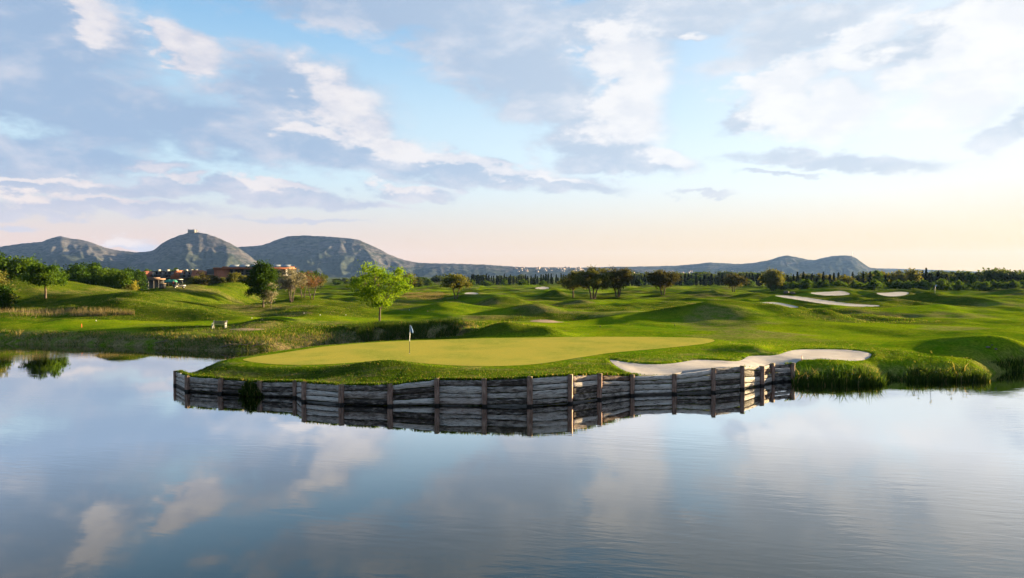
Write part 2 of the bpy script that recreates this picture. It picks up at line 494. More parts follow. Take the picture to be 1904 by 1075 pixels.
def land_height(x, y, bunkers=True):
    x = np.asarray(x, float); y = np.asarray(y, float)
    d = np.hypot(x, y)
    z = np.full(x.shape, 1.45)
    amp = sstep(62, 110, d) * (1 - 0.75 * sstep(400, 1500, d))
    gentle = 1 - 0.30 * sstep(5, 25, x) * (1 - sstep(100, 125, y))
    calm = 1 - 0.85 * sstep(-14, -24, x) * sstep(116, 104, y)            # the level tee on the left bank
    z = z + calm * gentle * amp * (0.95 * pnoise(x / 23 + 3.1, y / 19) + 0.66 * pnoise(x / 11.3, y / 9.7 + 7.7) + 0.20 * pnoise(x / 4.5, y / 4.2))
    z = z + 0.10 * pnoise(x / 5.1, y / 5.7 + 3) * sstep(20, 40, d)
    z = z + sstep(1500, 4000, d) * 6
    m = np.zeros(x.shape)
    for mx, my, h, sx, sy in MOUNDS:
        q = ((x - mx) / sx) ** 2 * 0.5 + ((y - my) / sy) ** 2 * 0.5
        sel = q < 9
        m[sel] += h * np.exp(-q[sel])
    z = z + m - 0.12 * np.maximum(m - 3.0, 0)
    near = d < 150
    if near.any():
        xs, ys, zs = x[near], y[near], z[near]
        # the turf meets the top of the timber wall
        dw, h = polydist(wall_line, xs, ys, wall_h)
        w = np.exp(-(dw / 3.2) ** 2)
        zs = zs * (1 - w) + (h + 0.07) * w
        # the putting green is nearly level
        e = polydist(green_poly, xs, ys, closed=True)
        ing = inside(green_poly, xs, ys)
        wg = np.where(ing, 1.0, 1 - sstep(0.0, 2.6, e)) * (1 - 0.0 * w)
        zs = zs * (1 - wg) + green_z(xs, ys) * wg
        z[near] = zs
    if bunkers:
        for b in BUNKERS:
            P = b['poly']; c = P.mean(0); rad = np.hypot(*(P - c).T).max() + b['rim'] + 1
            sel = np.hypot(x - c[0], y - c[1]) < rad
            if not sel.any():
                continue
            xs, ys, zs = x[sel], y[sel], z[sel]
            e = polydist(P, xs, ys, closed=True); ins = inside(P, xs, ys)
            wv = np.where(ins, 1.0, 1 - sstep(0.12, b['rim'], e))
            zb = b['fz'](xs, ys)
            lip = np.where(ins, 0.0, 0.13 * sstep(0.0, 0.3, e) * np.exp(-(e / 0.9) ** 2))
            if b['name'] == 'main':
                lip = lip * sstep(0.4, 1.6, polydist(wall_line, xs, ys))
            dish = np.where(ins, -0.10 * sstep(0.0, 1.2, e), 0.0)
            z[sel] = zs * (1 - wv) + (zb + dish) * wv + lip
    if near.any():
        xs, ys, zs = x[near], y[near], z[near]
        wat = inside(water_poly, xs, ys)
        s1 = polydist(coast_left, xs, ys); s2 = polydist(coast_back, xs, ys); s3 = polydist(coast_right, xs, ys)
        k = np.minimum(np.minimum(1 - np.exp(-(s1 + 0.05) / 1.9), 1 - np.exp(-(s2 + 0.1) / 0.55)), 1 - np.exp(-(s3 + 0.05) / 1.3))
        rag = 0.10 * pnoise(xs / 0.9, ys / 0.9)
        zl = (zs + rag * np.exp(-np.minimum(s1, s3) / 3)) * k
        zw = -0.02 - np.minimum(np.minimum(np.minimum(s1, s2), s3) * 0.7, 1.2)
        dw = polydist(wall_line, xs, ys)
        zw = np.where(dw < np.minimum(np.minimum(s1, s2), s3) + 0.3, -1.2, zw)
        z[near] = np.where(wat, zw, zl)
    return z
def H(x, y):
    return float(land_height(np.array([x]), np.array([y]))[0])
_ds = np.concatenate([np.arange(30, 130, 0.25), np.arange(130, 420, 1.0), np.arange(420, 1500, 4.0)])
def ground(u, v):
    """the first ground met in column u at row v"""
    zz = CAM_H - (v - HV) / F * _ds
    hh = land_height((u - CU) / F * _ds, _ds)
    k = np.nonzero(hh >= zz)[0]
    i = k[0] if len(k) else len(_ds) - 1
    return Vector(((u - CU) / F * _ds[i], _ds[i], hh[i]))
def stand(u, d):
    x = (u - CU) / F * d
    return Vector((x, d, H(x, d)))

# ================================================================ materials
MATS = {}
def mat(name):
    m = bpy.data.materials.new(name)
    m.use_nodes = True
    n = NT(m.node_tree)
    out = n.n('ShaderNodeOutputMaterial')
    MATS[name] = m
    return m, n, out
def principled(n, out, color, rough=0.6, bump=None, spec=0.3, metal=0.0, **kw):
    b = n.n('ShaderNodeBsdfPrincipled')
    n.put(b.inputs['Base Color'], color)
    n.put(b.inputs['Roughness'], rough)
    n.put(b.inputs['Specular IOR Level'], spec)
    n.put(b.inputs['Metallic'], metal)
    for k, v in kw.items():
        n.put(b.inputs[k], v)
    if bump is not None:
        n.put(b.inputs['Normal'], bump)
    if out is not None:
        n.t.links.new(b.outputs[0], out.inputs[0])
    return b
def bump(n, h, strength=0.5, dist=0.05):
    b = n.n('ShaderNodeBump')
    b.inputs['Strength'].default_value = strength
    b.inputs['Distance'].default_value = dist
    n.put(b.inputs['Height'], h)
    return b.outputs[0]
def simple(name, c, rough=0.6, var=0.25, scale=3.0, metal=0.0, spec=0.3):
    m, n, out = mat(name)
    g = n.n('ShaderNodeTexCoord').outputs['Object']
    f = n.noise(g, scale, 5, 0.6).outputs['Fac']
    k = n.ss(f, 0.3, 0.7, 1 - var, 1 + var, 'LINEAR')
    principled(n, out, n.vm('SCALE', tuple(c)[:3], scale=k), rough, bump(n, f, 0.2, 0.02), spec, metal)
    return m

def grass_sheet(name):
    m, n, out = mat(name)
    pos = n.n('ShaderNodeNewGeometry').outputs['Position']
    a = n.n('ShaderNodeAttribute', attribute_name='zone')
    mow, dry, far = n.xyz(a.outputs['Vector'])
    p2 = n.vm('MULTIPLY', pos, (1, 1, 0.6))
    n1 = n.noise(p2, 0.09, 5, 0.6).outputs['Fac']
    n2 = n.noise(p2, 0.7, 6, 0.65).outputs['Fac']
    n3 = n.noise(p2, 5.0, 4, 0.7).outputs['Fac']
    rough_c = n.mix(n.ss(n1, 0.35, 0.65), (0.016, 0.040, 0.003), (0.049, 0.077, 0.004))
    rough_c = n.mix(n.ss(n2, 0.35, 0.7), rough_c, (0.076, 0.088, 0.009))
    fair_c = n.mix(n.ss(n1, 0.3, 0.7), (0.054, 0.120, 0.003), (0.115, 0.166, 0.004))
    fair_c = n.mix(n.ss(n2, 0.35, 0.75, 0, 0.6), fair_c, (0.178, 0.186, 0.009))
    c = n.mix(mow, rough_c, fair_c)
    dry_c = n.mix(n2, (0.10, 0.075, 0.035), (0.20, 0.155, 0.075))
    c = n.mix(n.m('MULTIPLY', dry, n.ss(n.m('ADD', n2, n.m('MULTIPLY', n3, 0.4)), 0.5, 0.8)), c, dry_c)
    c = n.mix(far, c, n.mix(n.ss(n.noise(pos, 0.008, 5, 0.6).outputs['Fac'], 0.4, 0.6), (0.035, 0.055, 0.02), (0.09, 0.10, 0.04)))
    c = n.mix(n.ss(n3, 0.3, 0.75), n.vm('SCALE', c, scale=0.50), n.vm('SCALE', c, scale=1.38))
    h = n.m('ADD', n.m('MULTIPLY', n3, n.ss(mow, 0, 1, 1.0, 0.35)), n.m('MULTIPLY', n2, 0.8))
    b = principled(n, out, c, 0.9, bump(n, h, 0.75, 0.22), 0.0)
    return m
M_GRASS = grass_sheet('turf')

m, n, out = mat('green_turf'); M_GREEN = m
pos = n.n('ShaderNodeNewGeometry').outputs['Position']
a = n.noise(pos, 0.22, 4, 0.55).outputs['Fac']; b2 = n.noise(pos, 2.2, 6, 0.65).outputs['Fac']; c2 = n.noise(pos, 14.0, 3, 0.7).outputs['Fac']
cc = n.mix(n.ss(a, 0.38, 0.60), (0.200, 0.212, 0.030), (0.310, 0.258, 0.042))
cc = n.mix(n.ss(b2, 0.35, 0.7), cc, (0.275, 0.250, 0.044))
cc = n.mix(n.ss(c2, 0.35, 0.7), n.vm('SCALE', cc, scale=0.85), n.vm('SCALE', cc, scale=1.12))
bb = principled(n, out, cc, 0.7, bump(n, n.m('ADD', c2, n.m('MULTIPLY', b2, 0.6)), 0.5, 0.03), 0.0)

m, n, out = mat('sand'); M_SAND = m
pos = n.n('ShaderNodeNewGeometry').outputs['Position']
a = n.noise(pos, 0.5, 4, 0.6).outputs['Fac']
w = n.n('ShaderNodeTexWave', wave_type='BANDS', bands_direction='Y'); n.put(w.inputs['Vector'], pos)
w.inputs['Scale'].default_value = 2.2; w.inputs['Distortion'].default_value = 5; w.inputs['Detail'].default_value = 3; w.inputs['Detail Scale'].default_value = 0.6
f3 = n.noise(pos, 9.0, 5, 0.7).outputs['Fac']
cc = n.mix(n.ss(a, 0.35, 0.65), (0.31, 0.27, 0.25), (0.385, 0.34, 0.315))
cc = n.mix(n.ss(f3, 0.4, 0.75, 0, 0.5), cc, (0.27, 0.235, 0.22))
principled(n, out, cc, 0.9, bump(n, n.m('ADD', n.m('MULTIPLY', w.outputs['Fac'], 0.6), f3), 0.5, 0.06), 0.1)

m, n, out = mat('pond_water'); M_WATER = m
pos = n.n('ShaderNodeNewGeometry').outputs['Position']
px_, py_, pz_ = n.xyz(pos)
patch = n.noise(n.vm('MULTIPLY', pos, (0.05, 0.09, 0)), 1.0, 3, 0.5).outputs['Fac']
gust = n.m('ADD', n.ss(patch, 0.44, 0.70, 0.05, 0.65), n.m('MULTIPLY', n.ss(px_, -2.0, 12.0), n.ss(py_, 34.0, 16.0, 0.0, 0.45)))
r1 = n.noise(n.vm('MULTIPLY', pos, (0.9, 3.6, 0)), 1.0, 3, 0.55, 0.4).outputs['Fac']
rp = n.n('ShaderNodeMapping'); rp.inputs['Rotation'].default_value = (0, 0, R(14)); n.put(rp.inputs['Vector'], pos)
r2 = n.noise(n.vm('MULTIPLY', rp.outputs[0], (0.5, 2.4, 0)), 1.0, 2, 0.5, 0.8).outputs['Fac']
r3 = n.noise(n.vm('MULTIPLY', pos, (3.0, 9.0, 0)), 1.0, 2, 0.5).outputs['Fac']
hh = n.m('MULTIPLY', n.m('ADD', n.m('ADD', n.m('MULTIPLY', r1, 0.55), n.m('MULTIPLY', r2, 1.0)), n.m('MULTIPLY', r3, 0.12)), gust)
nb = bump(n, hh, 1.0, 0.012)
fr = n.n('ShaderNodeFresnel'); fr.inputs[0].default_value = 1.33; n.put(fr.inputs['Normal'], nb)
df = n.n('ShaderNodeBsdfDiffuse'); df.inputs[0].default_value = (0.012, 0.016, 0.010, 1)
gl = n.n('ShaderNodeBsdfGlossy'); gl.inputs['Roughness'].default_value = 0.015; n.put(gl.inputs['Normal'], nb)
mx = n.n('ShaderNodeMixShader'); n.put(mx.inputs[0], n.m('MULTIPLY', n.m('POWER', fr.outputs[0], 1.5), 6.3, clamp=True))
n.t.links.new(df.outputs[0], mx.inputs[1]); n.t.links.new(gl.outputs[0], mx.inputs[2]); n.t.links.new(mx.outputs[0], out.inputs[0])

# ================================================================ the ground (one sheet)
rr = [3.0, 8, 14, 20, 26]
r_ = 30.0
while r_ < 12000:
    rr.append(r_)
    if r_ < 62: r_ += 0.22 * max(1, (r_ / 42)) ** 2
    elif r_ < 130: r_ += 0.55
    elif r_ < 330: r_ += 1.0 + (r_ - 130) * 0.005
    else: r_ *= 1.018
rr = np.array(rr)
th = np.concatenate([np.radians(np.arange(-180, -42, 3.0)), np.arange(R(-42), R(42), 0.0024), np.radians(np.arange(42, 180, 3.0))])
TH, RR = np.meshgrid(th, rr, indexing='ij')
GX = (np.sin(TH) * RR).ravel(); GY = (np.cos(TH) * RR).ravel()
def snap(poly, x, y, tol):
    """pull the vertices next to an outline onto it"""
    c = poly.mean(0); rad = np.hypot(*(poly - c).T).max() + 1
    k = np.nonzero(np.hypot(x - c[0], y - c[1]) < rad)[0]
    xs, ys = x[k], y[k]
    best = np.full(len(k), 1e9); nx_ = xs.copy(); ny_ = ys.copy()
    for i in range(len(poly)):
        a = poly[i]; e = poly[(i + 1) % len(poly)] - a
        t = np.clip(((xs - a[0]) * e[0] + (ys - a[1]) * e[1]) / (e @ e + 1e-12), 0, 1)
        qx, qy = a[0] + t * e[0], a[1] + t * e[1]
        d_ = np.hypot(xs - qx, ys - qy); m_ = d_ < best
        best = np.where(m_, d_, best); nx_ = np.where(m_, qx, nx_); ny_ = np.where(m_, qy, ny_)
    m_ = best < tol
    x[k] = np.where(m_, nx_, xs); y[k] = np.where(m_, ny_, ys)
snap(BUNKERS[0]['poly'], GX, GY, 0.23)
snap(green_poly, GX, GY, 0.14)
GZ = land_height(GX, GY)
sink = np.zeros(len(GX))                                      # the sand and the green lie on the ground sheet
for P in [b['poly'] for b in BUNKERS] + [green_poly]:
    c = P.mean(0); rad = np.hypot(*(P - c).T).max()
    sel = np.nonzero(np.hypot(GX - c[0], GY - c[1]) < rad)[0]
    ins = inside(P, GX[sel], GY[sel]); e = polydist(P, GX[sel], GY[sel], closed=True)
    sink[sel] = np.maximum(sink[sel], np.where(ins, 0.09 * sstep(-0.1, 0.35, e), 0))
GZ -= sink
nr, nt = len(rr), len(th)
I = (np.arange(nt)[:, None] * nr + np.arange(nr - 1)[None, :])
J = ((np.arange(nt)[:, None] + 1) % nt) * nr + np.arange(nr - 1)[None, :]
FQ = np.stack([I, I + 1, J + 1, J], -1).reshape(-1, 4)
ground_me = fast_mesh('ground', np.stack([GX, GY, GZ], 1), FQ)
# zones of mown fairway, dry stalks and distant country
gd = np.hypot(GX, GY)
gu = CU + F * GX / np.maximum(GY, 1); gv = HV + F * (CAM_H - GZ) / np.maximum(GY, 1)
tee = [on_plane(u, v, lambda x, y: 1.6) for u, v in [(55, 605), (120, 601), (300, 598), (470, 596), (560, 597), (600, 601), (480, 604), (300, 606), (120, 609)]]
def mown(x, y):
    w = sstep(-0.10, 0.12, fbm(x / 34 + 2, y / 26, 3) + 0.22 * sstep(0, 20, x) * (1 - sstep(115, 150, y)) - 0.05)
    w = np.maximum(w, 0.75 * sstep(6, 14, x) * sstep(62, 70, y) * (1 - sstep(92, 100, y)))
    for mx, my, h, sx, sy in MOUNDS:
        if h > 0.8 and my > 60:
            w *= 1 - 0.85 * np.exp(-0.5 * (((x - mx) / sx) ** 2 + ((y - my) / sy) ** 2))
    w = w * (1 - 0.7 * sstep(-14, -26, x) * sstep(100, 108, y) * (1 - sstep(190, 230, y)))
    return w
mow = mown(GX, GY)
sel = gd < 150
mow[sel] = np.maximum(mow[sel], np.where(inside(tee, GX[sel], GY[sel]), 1.0, 0))
apron = polydist(green_poly, GX[sel], GY[sel], closed=True)
mow[sel] = np.maximum(mow[sel], 0.85 * (1 - sstep(1.0, 2.6, apron)))
dry = np.zeros(len(GX))
cl = polydist(coast_left, GX[sel], GY[sel]); cr_ = polydist(coast_right, GX[sel], GY[sel])
dry[sel] = np.maximum(0.95 * (1 - sstep(1.2, 4.5, cl)), 0.5 * (1 - sstep(0.5, 1.6, cr_)))
dry = np.maximum(dry, 0.55 * sstep(0.1, 0.35, fbm(GX / 17 - 5, GY / 15 + 9, 3)) * sstep(60, 80, gd))
dry = np.maximum(dry, 0.5 * sstep(0.0, 0.3, fbm(GX / 4, GY / 2.2, 3)) * (gd < 60))
farz = sstep(500, 900, gd)
attr(ground_me, 'zone', np.stack([mow, dry, farz], 1))
tag(link('ground', ground_me, M_GRASS, smooth=True), 'rolling green golf course turf with hummocks', kind='structure')

# ---------------------------------------------------------------- pond
me = fast_mesh('pond', [(-240, -60, 0), (125, -60, 0), (125, 95, 0), (-240, 95, 0)], [(0, 1, 2, 3)])
tag(link('pond', me, M_WATER), 'still pond mirroring the evening clouds', kind='structure')

# ---------------------------------------------------------------- sheets laid on the ground: green and bunkers
def sheet(name, poly, step, mat_, lift, fz=None, extra=None):
    poly = np.asarray(poly)
    lo, hi = poly.min(0), poly.max(0)
    gx, gy = np.meshgrid(np.arange(lo[0], hi[0], step), np.arange(lo[1], hi[1], step))
    gx = gx.ravel(); gy = gy.ravel()
    k = inside(poly, gx, gy) & (polydist(poly, gx, gy, closed=True) > step * 0.5)
    pts = [Vector(p) for p in poly] + [Vector(p) for p in zip(gx[k], gy[k])]
    nb = len(poly)
    v2, e2, f2, *_ = delaunay_2d_cdt(pts, [], [list(range(nb))], 1, 1e-5)
    XY = np.array([(p.x, p.y) for p in v2])
    Z = land_height(XY[:, 0], XY[:, 1])
    e = polydist(poly, XY[:, 0], XY[:, 1], closed=True)
    Z = Z + lift * sstep(-0.05, 0.25, e) + 0.004
    return link(name, fast_mesh(name, np.column_stack([XY, Z]), np.array([f for f in f2 if len(f) == 3])), mat_, smooth=True)
tag(sheet('putting_green', green_poly, 0.6, M_GREEN, 0.015), 'smooth yellow green putting surface on the peninsula', kind='structure')
SAND_LABEL = {'main': 'pale sand bunker curling along the timber wall', 'b2': 'sliver of pale sand on the near mound', 'b3': 'long pale sand strip slanting down the rise',
              'b4': 'pale sand bunker below the far trees, left of two', 'b5': 'pale sand bunker below the far trees, right of two', 'b6': 'small white bunker beside the lone oak', 'b7': 'small pale sand patch far off on the plain'}
for b in BUNKERS:
    tag(sheet('sand_bunker', b['poly'], 0.5 if b['name'] == 'main' else 1.5, M_SAND, 0.05), SAND_LABEL[b['name']], kind='structure')

# ================================================================ timber retaining wall
m, n, out = mat('weathered_timber'); M_PLANK = m
uv = n.n('ShaderNodeUVMap').outputs[0]
oi = n.n('ShaderNodeObjectInfo').outputs['Random']
off = n.comb(n.m('MULTIPLY', oi, 37.0), n.m('MULTIPLY', oi, 91.0), 0.0)
q = n.vm('ADD', uv, off)
wob = n.noise(n.vm('MULTIPLY', q, (1.3, 1.3, 1)), 1.0, 2, 0.5)
q2 = n.vm('MULTIPLY_ADD', n.vm('SUBTRACT', wob.outputs['Color'], (0.5, 0.5, 0.5)), (0.0, 0.35, 0.0), q)
s1 = n.noise(n.vm('MULTIPLY', q2, (0.9, 16, 1)), 1.0, 6, 0.65).outputs['Fac']
s2 = n.noise(n.vm('MULTIPLY', q2, (2.4, 5.5, 1)), 1.0, 5, 0.6).outputs['Fac']
s3 = n.noise(n.vm('MULTIPLY', q2, (1.1, 34, 1)), 1.0, 3, 0.6).outputs['Fac']
tone = n.m('ADD', n.m('MULTIPLY_ADD', s1, 0.5, 0.125), n.m('MULTIPLY', s2, 0.48))
tone = n.m('ADD', tone, n.ss(oi, 0.0, 1.0, -0.17, 0.15, 'LINEAR'))
c = n.ramp(tone, [(0.38, (0.024, 0.018, 0.015)), (0.48, (0.085, 0.066, 0.056)), (0.56, (0.28, 0.235, 0.205)), (0.66, (0.47, 0.405, 0.36)), (0.82, (0.60, 0.53, 0.48))])
crack = n.ss(s3, 0.36, 0.44)
c = n.mix(crack, (0.010, 0.008, 0.008), c)
oi2 = n.m('FRACT', n.m('MULTIPLY', oi, 7.31))
c = n.mix(n.m('MULTIPLY', n.ss(oi2, 0.93, 0.97), 0.7), c, n.mix(s2, (0.16, 0.06, 0.03), (0.34, 0.17, 0.10)))
zp = n.xyz(n.n('ShaderNodeNewGeometry').outputs['Position'])[2]
c = n.mix(n.ss(n.m('ADD', zp, n.m('MULTIPLY', s2, 0.14)), 0.26, 0.17), c, n.vm('SCALE', c, scale=0.20))     # wet band at the water line
principled(n, out, c, 0.85, bump(n, n.m('ADD', s1, n.m('MULTIPLY', crack, 0.8)), 0.9, 0.035), 0.2)

m, n, out = mat('post_timber'); M_POST = m
uv = n.n('ShaderNodeUVMap').outputs[0]
oi = n.n('ShaderNodeObjectInfo').outputs['Random']
q = n.vm('ADD', uv, n.comb(n.m('MULTIPLY', oi, 17.0), n.m('MULTIPLY', oi, 51.0), 0.0))
s1 = n.noise(n.vm('MULTIPLY', q, (22, 1.3, 1)), 1.0, 5, 0.6).outputs['Fac']
s2 = n.noise(n.vm('MULTIPLY', q, (5, 3, 1)), 1.0, 5, 0.6).outputs['Fac']
c = n.ramp(n.m('ADD', n.m('MULTIPLY', s1, 0.6), n.m('MULTIPLY', s2, 0.4)), [(0.34, (0.060, 0.038, 0.029)), (0.5, (0.215, 0.130, 0.098)), (0.66, (0.39, 0.26, 0.205))])
px_, py_, zp = n.xyz(n.n('ShaderNodeNewGeometry').outputs['Position'])
hgt = n.xyz(n.n('ShaderNodeAttribute', attribute_name='hgt').outputs['Vector'])[0]
c = n.mix(n.ss(n.m('ADD', hgt, n.m('MULTIPLY', s2, 0.25)), 0.32, 0.05, 0, 0.85), c, (0.085, 0.075, 0.018))   # moss on the head
c = n.mix(n.ss(n.m('ADD', zp, n.m('MULTIPLY', s2, 0.08)), 0.22, 0.15), c, (0.012, 0.010, 0.009))
principled(n, out, c, 0.85, bump(n, s1, 0.8, 0.02), 0.2)

wall = thing('retaining_wall', (WALL[10, 0], WALL[10, 1], 0), 'weathered timber retaining wall with posts around the green peninsula', 'retaining wall')
W0 = np.array(wall.location)

def uvset(me, UV):
    l = me.uv_layers.new(name='UVMap')
    vi = np.zeros(len(me.loops), dtype=np.int32)
    me.loops.foreach_get('vertex_index', vi)
    l.data.foreach_set('uv', np.asarray(UV, dtype=np.float32)[vi].ravel())

def plank(a, b, zl0, zl1, zr0, zr1, thick, rs):
    """a board between two posts, bowed and ragged; a, b are the ends of its front face"""
    a = np.array(a); b = np.array(b); L = np.hypot(*(b - a))
    nrm = np.array((b[1] - a[1], -(b[0] - a[0]))) / L          # towards the water
    k = 7
    t = np.linspace(0, 1, k)
    bow = rs.normal(0, 0.012, k) + rs.normal(0, 0.02) * np.sin(t * math.pi)
    ztop = zl1 + (zr1 - zl1) * t + rs.normal(0, 0.011, k) - 0.022
    zbot = zl0 + (zr0 - zl0) * t + rs.normal(0, 0.011, k) + 0.022
    out_ = rs.uniform(-0.02, 0.035)
    V, UV = [], []
    ch = min(0.025, 0.2 * float(np.mean(ztop - zbot)))
    for i in range(k):
        p = a + (b - a) * t[i]
        f = p + nrm * (out_ + bow[i]); r = p - nrm * thick
        f2 = f - nrm * ch
        for (xy, z) in ((f2, zbot[i]), (f, zbot[i] + ch), (f, ztop[i] - ch), (f2, ztop[i]), (r, ztop[i]), (r, zbot[i])):
            V.append((xy[0], xy[1], z))
            UV.append((t[i] * L, z))
        V_ = len(V)
    fq = [(i * 6 + j, (i + 1) * 6 + j, (i + 1) * 6 + (j + 1) % 6, i * 6 + (j + 1) % 6) for i in range(k - 1) for j in range(6)]
    e = (k - 1) * 6
    t3 = [(0, j, j + 1) for j in range(1, 5)] + [(e, e + j + 1, e + j) for j in range(1, 5)]
    me = fast_mesh('plank', np.array(V) - W0, [np.array(fq), np.array(t3)])
    uvset(me, UV)
    return link('plank', me, M_PLANK, wall)

rs = np.random.default_rng(21)
for i in range(len(WALL) - 1):
    a, b = WALL[i], WALL[i + 1]
    L = np.hypot(*(b[:2] - a[:2]))
    t = (b[:2] - a[:2]) / L
    nrm = np.array((t[1], -t[0]))
    pa = a[:2] - nrm * 0.13 + t * 0.0; pb = b[:2] - nrm * 0.13
    ha, hb = a[2] - 0.09 + rs.normal(0, 0.02), b[2] - 0.09 + rs.normal(0, 0.02)
    if i == 3: hb -= 0.05
    rows = 5 if max(ha, hb) > 1.25 else 4
    edges = np.linspace(0, 1, rows + 1)
    edges[1:-1] += rs.normal(0, 0.025, rows - 1)
    for k in range(rows):
        z0 = -0.30
        zl0, zl1 = z0 + (ha - z0) * edges[k], z0 + (ha - z0) * edges[k + 1]
        zr0, zr1 = z0 + (hb - z0) * edges[k], z0 + (hb - z0) * edges[k + 1]
        tilt = rs.normal(0, 0.012)
        plank(pa, pb, zl0, zl1 + tilt * (k < rows - 1), zr0, zr1 - tilt * (k < rows - 1), 0.11, rs)

def post(x, y, h, rz, w=0.27, dpt=0.24, lean=0.0):
    rs2 = np.random.default_rng(int(abs(x) * 1000))
    me_v, UV, hg = [], [], []
    zs = [-0.6, 0.0, h * 0.35, h * 0.7, h - 0.03, h]
    c, s = math.cos(rz), math.sin(rz)
    pr = [(-.5, -.42), (-.42, -.5), (.42, -.5), (.5, -.42), (.5, .5), (-.5, .5)]
    per = [0, .1, .9, 1.0, 1.9, 2.9]
    for zi, z in enumerate(zs):
        sh = 0.93 if zi == len(zs) - 1 else 1.0
        jx, jy = rs2.normal(0, 0.006, 2)
        for (px, py), pu in zip(pr, per):
            lx, ly = px * w * sh + jx + lean * z, py * dpt * sh + jy
            me_v.append((x + lx * c - ly * s, y + lx * s + ly * c, z + (rs2.normal(0, 0.012) if zi == len(zs) - 1 else 0)))
            UV.append((pu * w, z)); hg.append(h - z)
    k = len(pr)
    fq = [(i * k + j, i * k + (j + 1) % k, (i + 1) * k + (j + 1) % k, (i + 1) * k + j) for i in range(len(zs) - 1) for j in range(k)]
    e = (len(zs) - 1) * k
    t3 = [(e, e + j, e + j + 1) for j in range(1, k - 1)]
    me = fast_mesh('post', np.array(me_v) - W0, [np.array(fq), np.array(t3)])
    uvset(me, UV); attr(me, 'hgt', np.array(hg))
    return link('post', me, M_POST, wall)
for i, (x, y, h) in enumerate(WALL):
    t = WALL[min(i + 1, len(WALL) - 1), :2] - WALL[max(i - 1, 0), :2]
    rz = math.atan2(t[1], t[0])
    rz += {6: -0.55, 9: -0.2, 10: -0.5, 11: -0.75, 12: -0.8, 14: -0.4, 15: -0.55, 16: -0.75, 17: -0.6}.get(i, rs.normal(0, 0.05))
    nrm = np.array((t[1], -t[0])) / np.hypot(*t)
    p = np.array((x, y)) - nrm * 0.10
    post(p[0], p[1], h + rs.normal(0, 0.01), rz, 0.27 + rs.uniform(-0.02, 0.03), 0.24, rs.normal(0, 0.012) + (0.10 if i == 2 else 0))

# ================================================================ grass blades and reeds (stuff)
def foliage_mat(name, dark, light, trans=0.4, rough=0.6):
    m, n, out = mat(name)
    t = n.xyz(n.n('ShaderNodeAttribute', attribute_name='tint').outputs['Vector'])
    rnd = n.n('ShaderNodeObjectInfo').outputs['Random']
    c = n.mix(t[0], dark, light)
    c = n.mix(t[1], c, (0.23, 0.17, 0.075))
    c = n.vm('SCALE', c, scale=n.ss(rnd, 0, 1, 0.85, 1.15, 'LINEAR'))
    d = principled(n, None, c, 0.9, None, 0.03)
    tr = n.n('ShaderNodeBsdfTranslucent')
    n.put(tr.inputs[0], n.vm('MULTIPLY', c, (1.25, 1.15, 0.6)))
    mx = n.n('ShaderNodeMixShader'); mx.inputs[0].default_value = trans
    n.t.links.new(d.outputs[0], mx.inputs[1]); n.t.links.new(tr.outputs[0], mx.inputs[2])
    n.t.links.new(mx.outputs[0], out.inputs[0])
    return m
M_BLADE = foliage_mat('grass_blades', (0.020, 0.056, 0.004), (0.085, 0.135, 0.007), 0.45)
M_REED = foliage_mat('reed_leaves', (0.010, 0.028, 0.005), (0.050, 0.082, 0.010), 0.40)
M_DRYREED = foliage_mat('dry_reeds', (0.10, 0.085, 0.04), (0.23, 0.18, 0.095), 0.35)

def blades(name, X, Y, Z, hgt, wid, lean, m_, seed, dry=0.0, tint=(0.0, 1.0), arch=False):
    r = np.random.default_rng(seed)
    k = len(X)
    hgt = np.broadcast_to(hgt, (k,)) * r.uniform(0.65, 1.25, k); wid = np.broadcast_to(wid, (k,)) * r.uniform(0.7, 1.3, k)
    a = r.uniform(0, 2 * math.pi, k); fa = r.uniform(0, 2 * math.pi, k)
    ln = r.uniform(0.2, 1.0, k) * lean * hgt
    B = np.stack([X, Y, Z - 0.03], 1)
    wv = np.stack([np.cos(fa), np.sin(fa), 0 * fa], 1) * (wid / 2)[:, None]
    lv = np.stack([np.cos(a) * ln, np.sin(a) * ln, 0 * a], 1)
    up = np.zeros((k, 3)); up[:, 2] = hgt
    V = np.empty((k, 5, 3)) if arch else np.empty((k, 3, 3))
    V[:, 0] = B - wv; V[:, 1] = B + wv
    if arch:
        mid = B + up * 0.62 + lv * 0.35
        V[:, 2] = mid - wv * 0.75; V[:, 3] = mid + wv * 0.75
        V[:, 4] = B + up * (1 - 0.22 * lean) + lv
        i = np.arange(k) * 5
        Fc = [np.stack([i, i + 1, i + 3, i + 2], 1), np.stack([i + 2, i + 3, i + 4], 1)]
        per = 5
    else:
        V[:, 2] = B + up + lv
        i = np.arange(k) * 3
        Fc = [np.stack([i, i + 1, i + 2], 1)]
        per = 3
    me = fast_mesh(name, V.reshape(-1, 3), Fc)
    tt = np.zeros((k, per, 3)); tt[:, :, 0] = r.uniform(tint[0], tint[1], k)[:, None]
    tt[:, :, 1] = (r.random(k) < dry)[:, None] * 0.9
    attr(me, 'tint', tt.reshape(-1, 3))
    return link(name, me, m_)

def scatter(num, box, keep, seed):
    r = np.random.default_rng(seed)
    X = r.uniform(box[0], box[1], num); Y = r.uniform(box[2], box[3], num)
    k = keep(X, Y)
    X, Y = X[k], Y[k]
    return X, Y, land_height(X, Y)

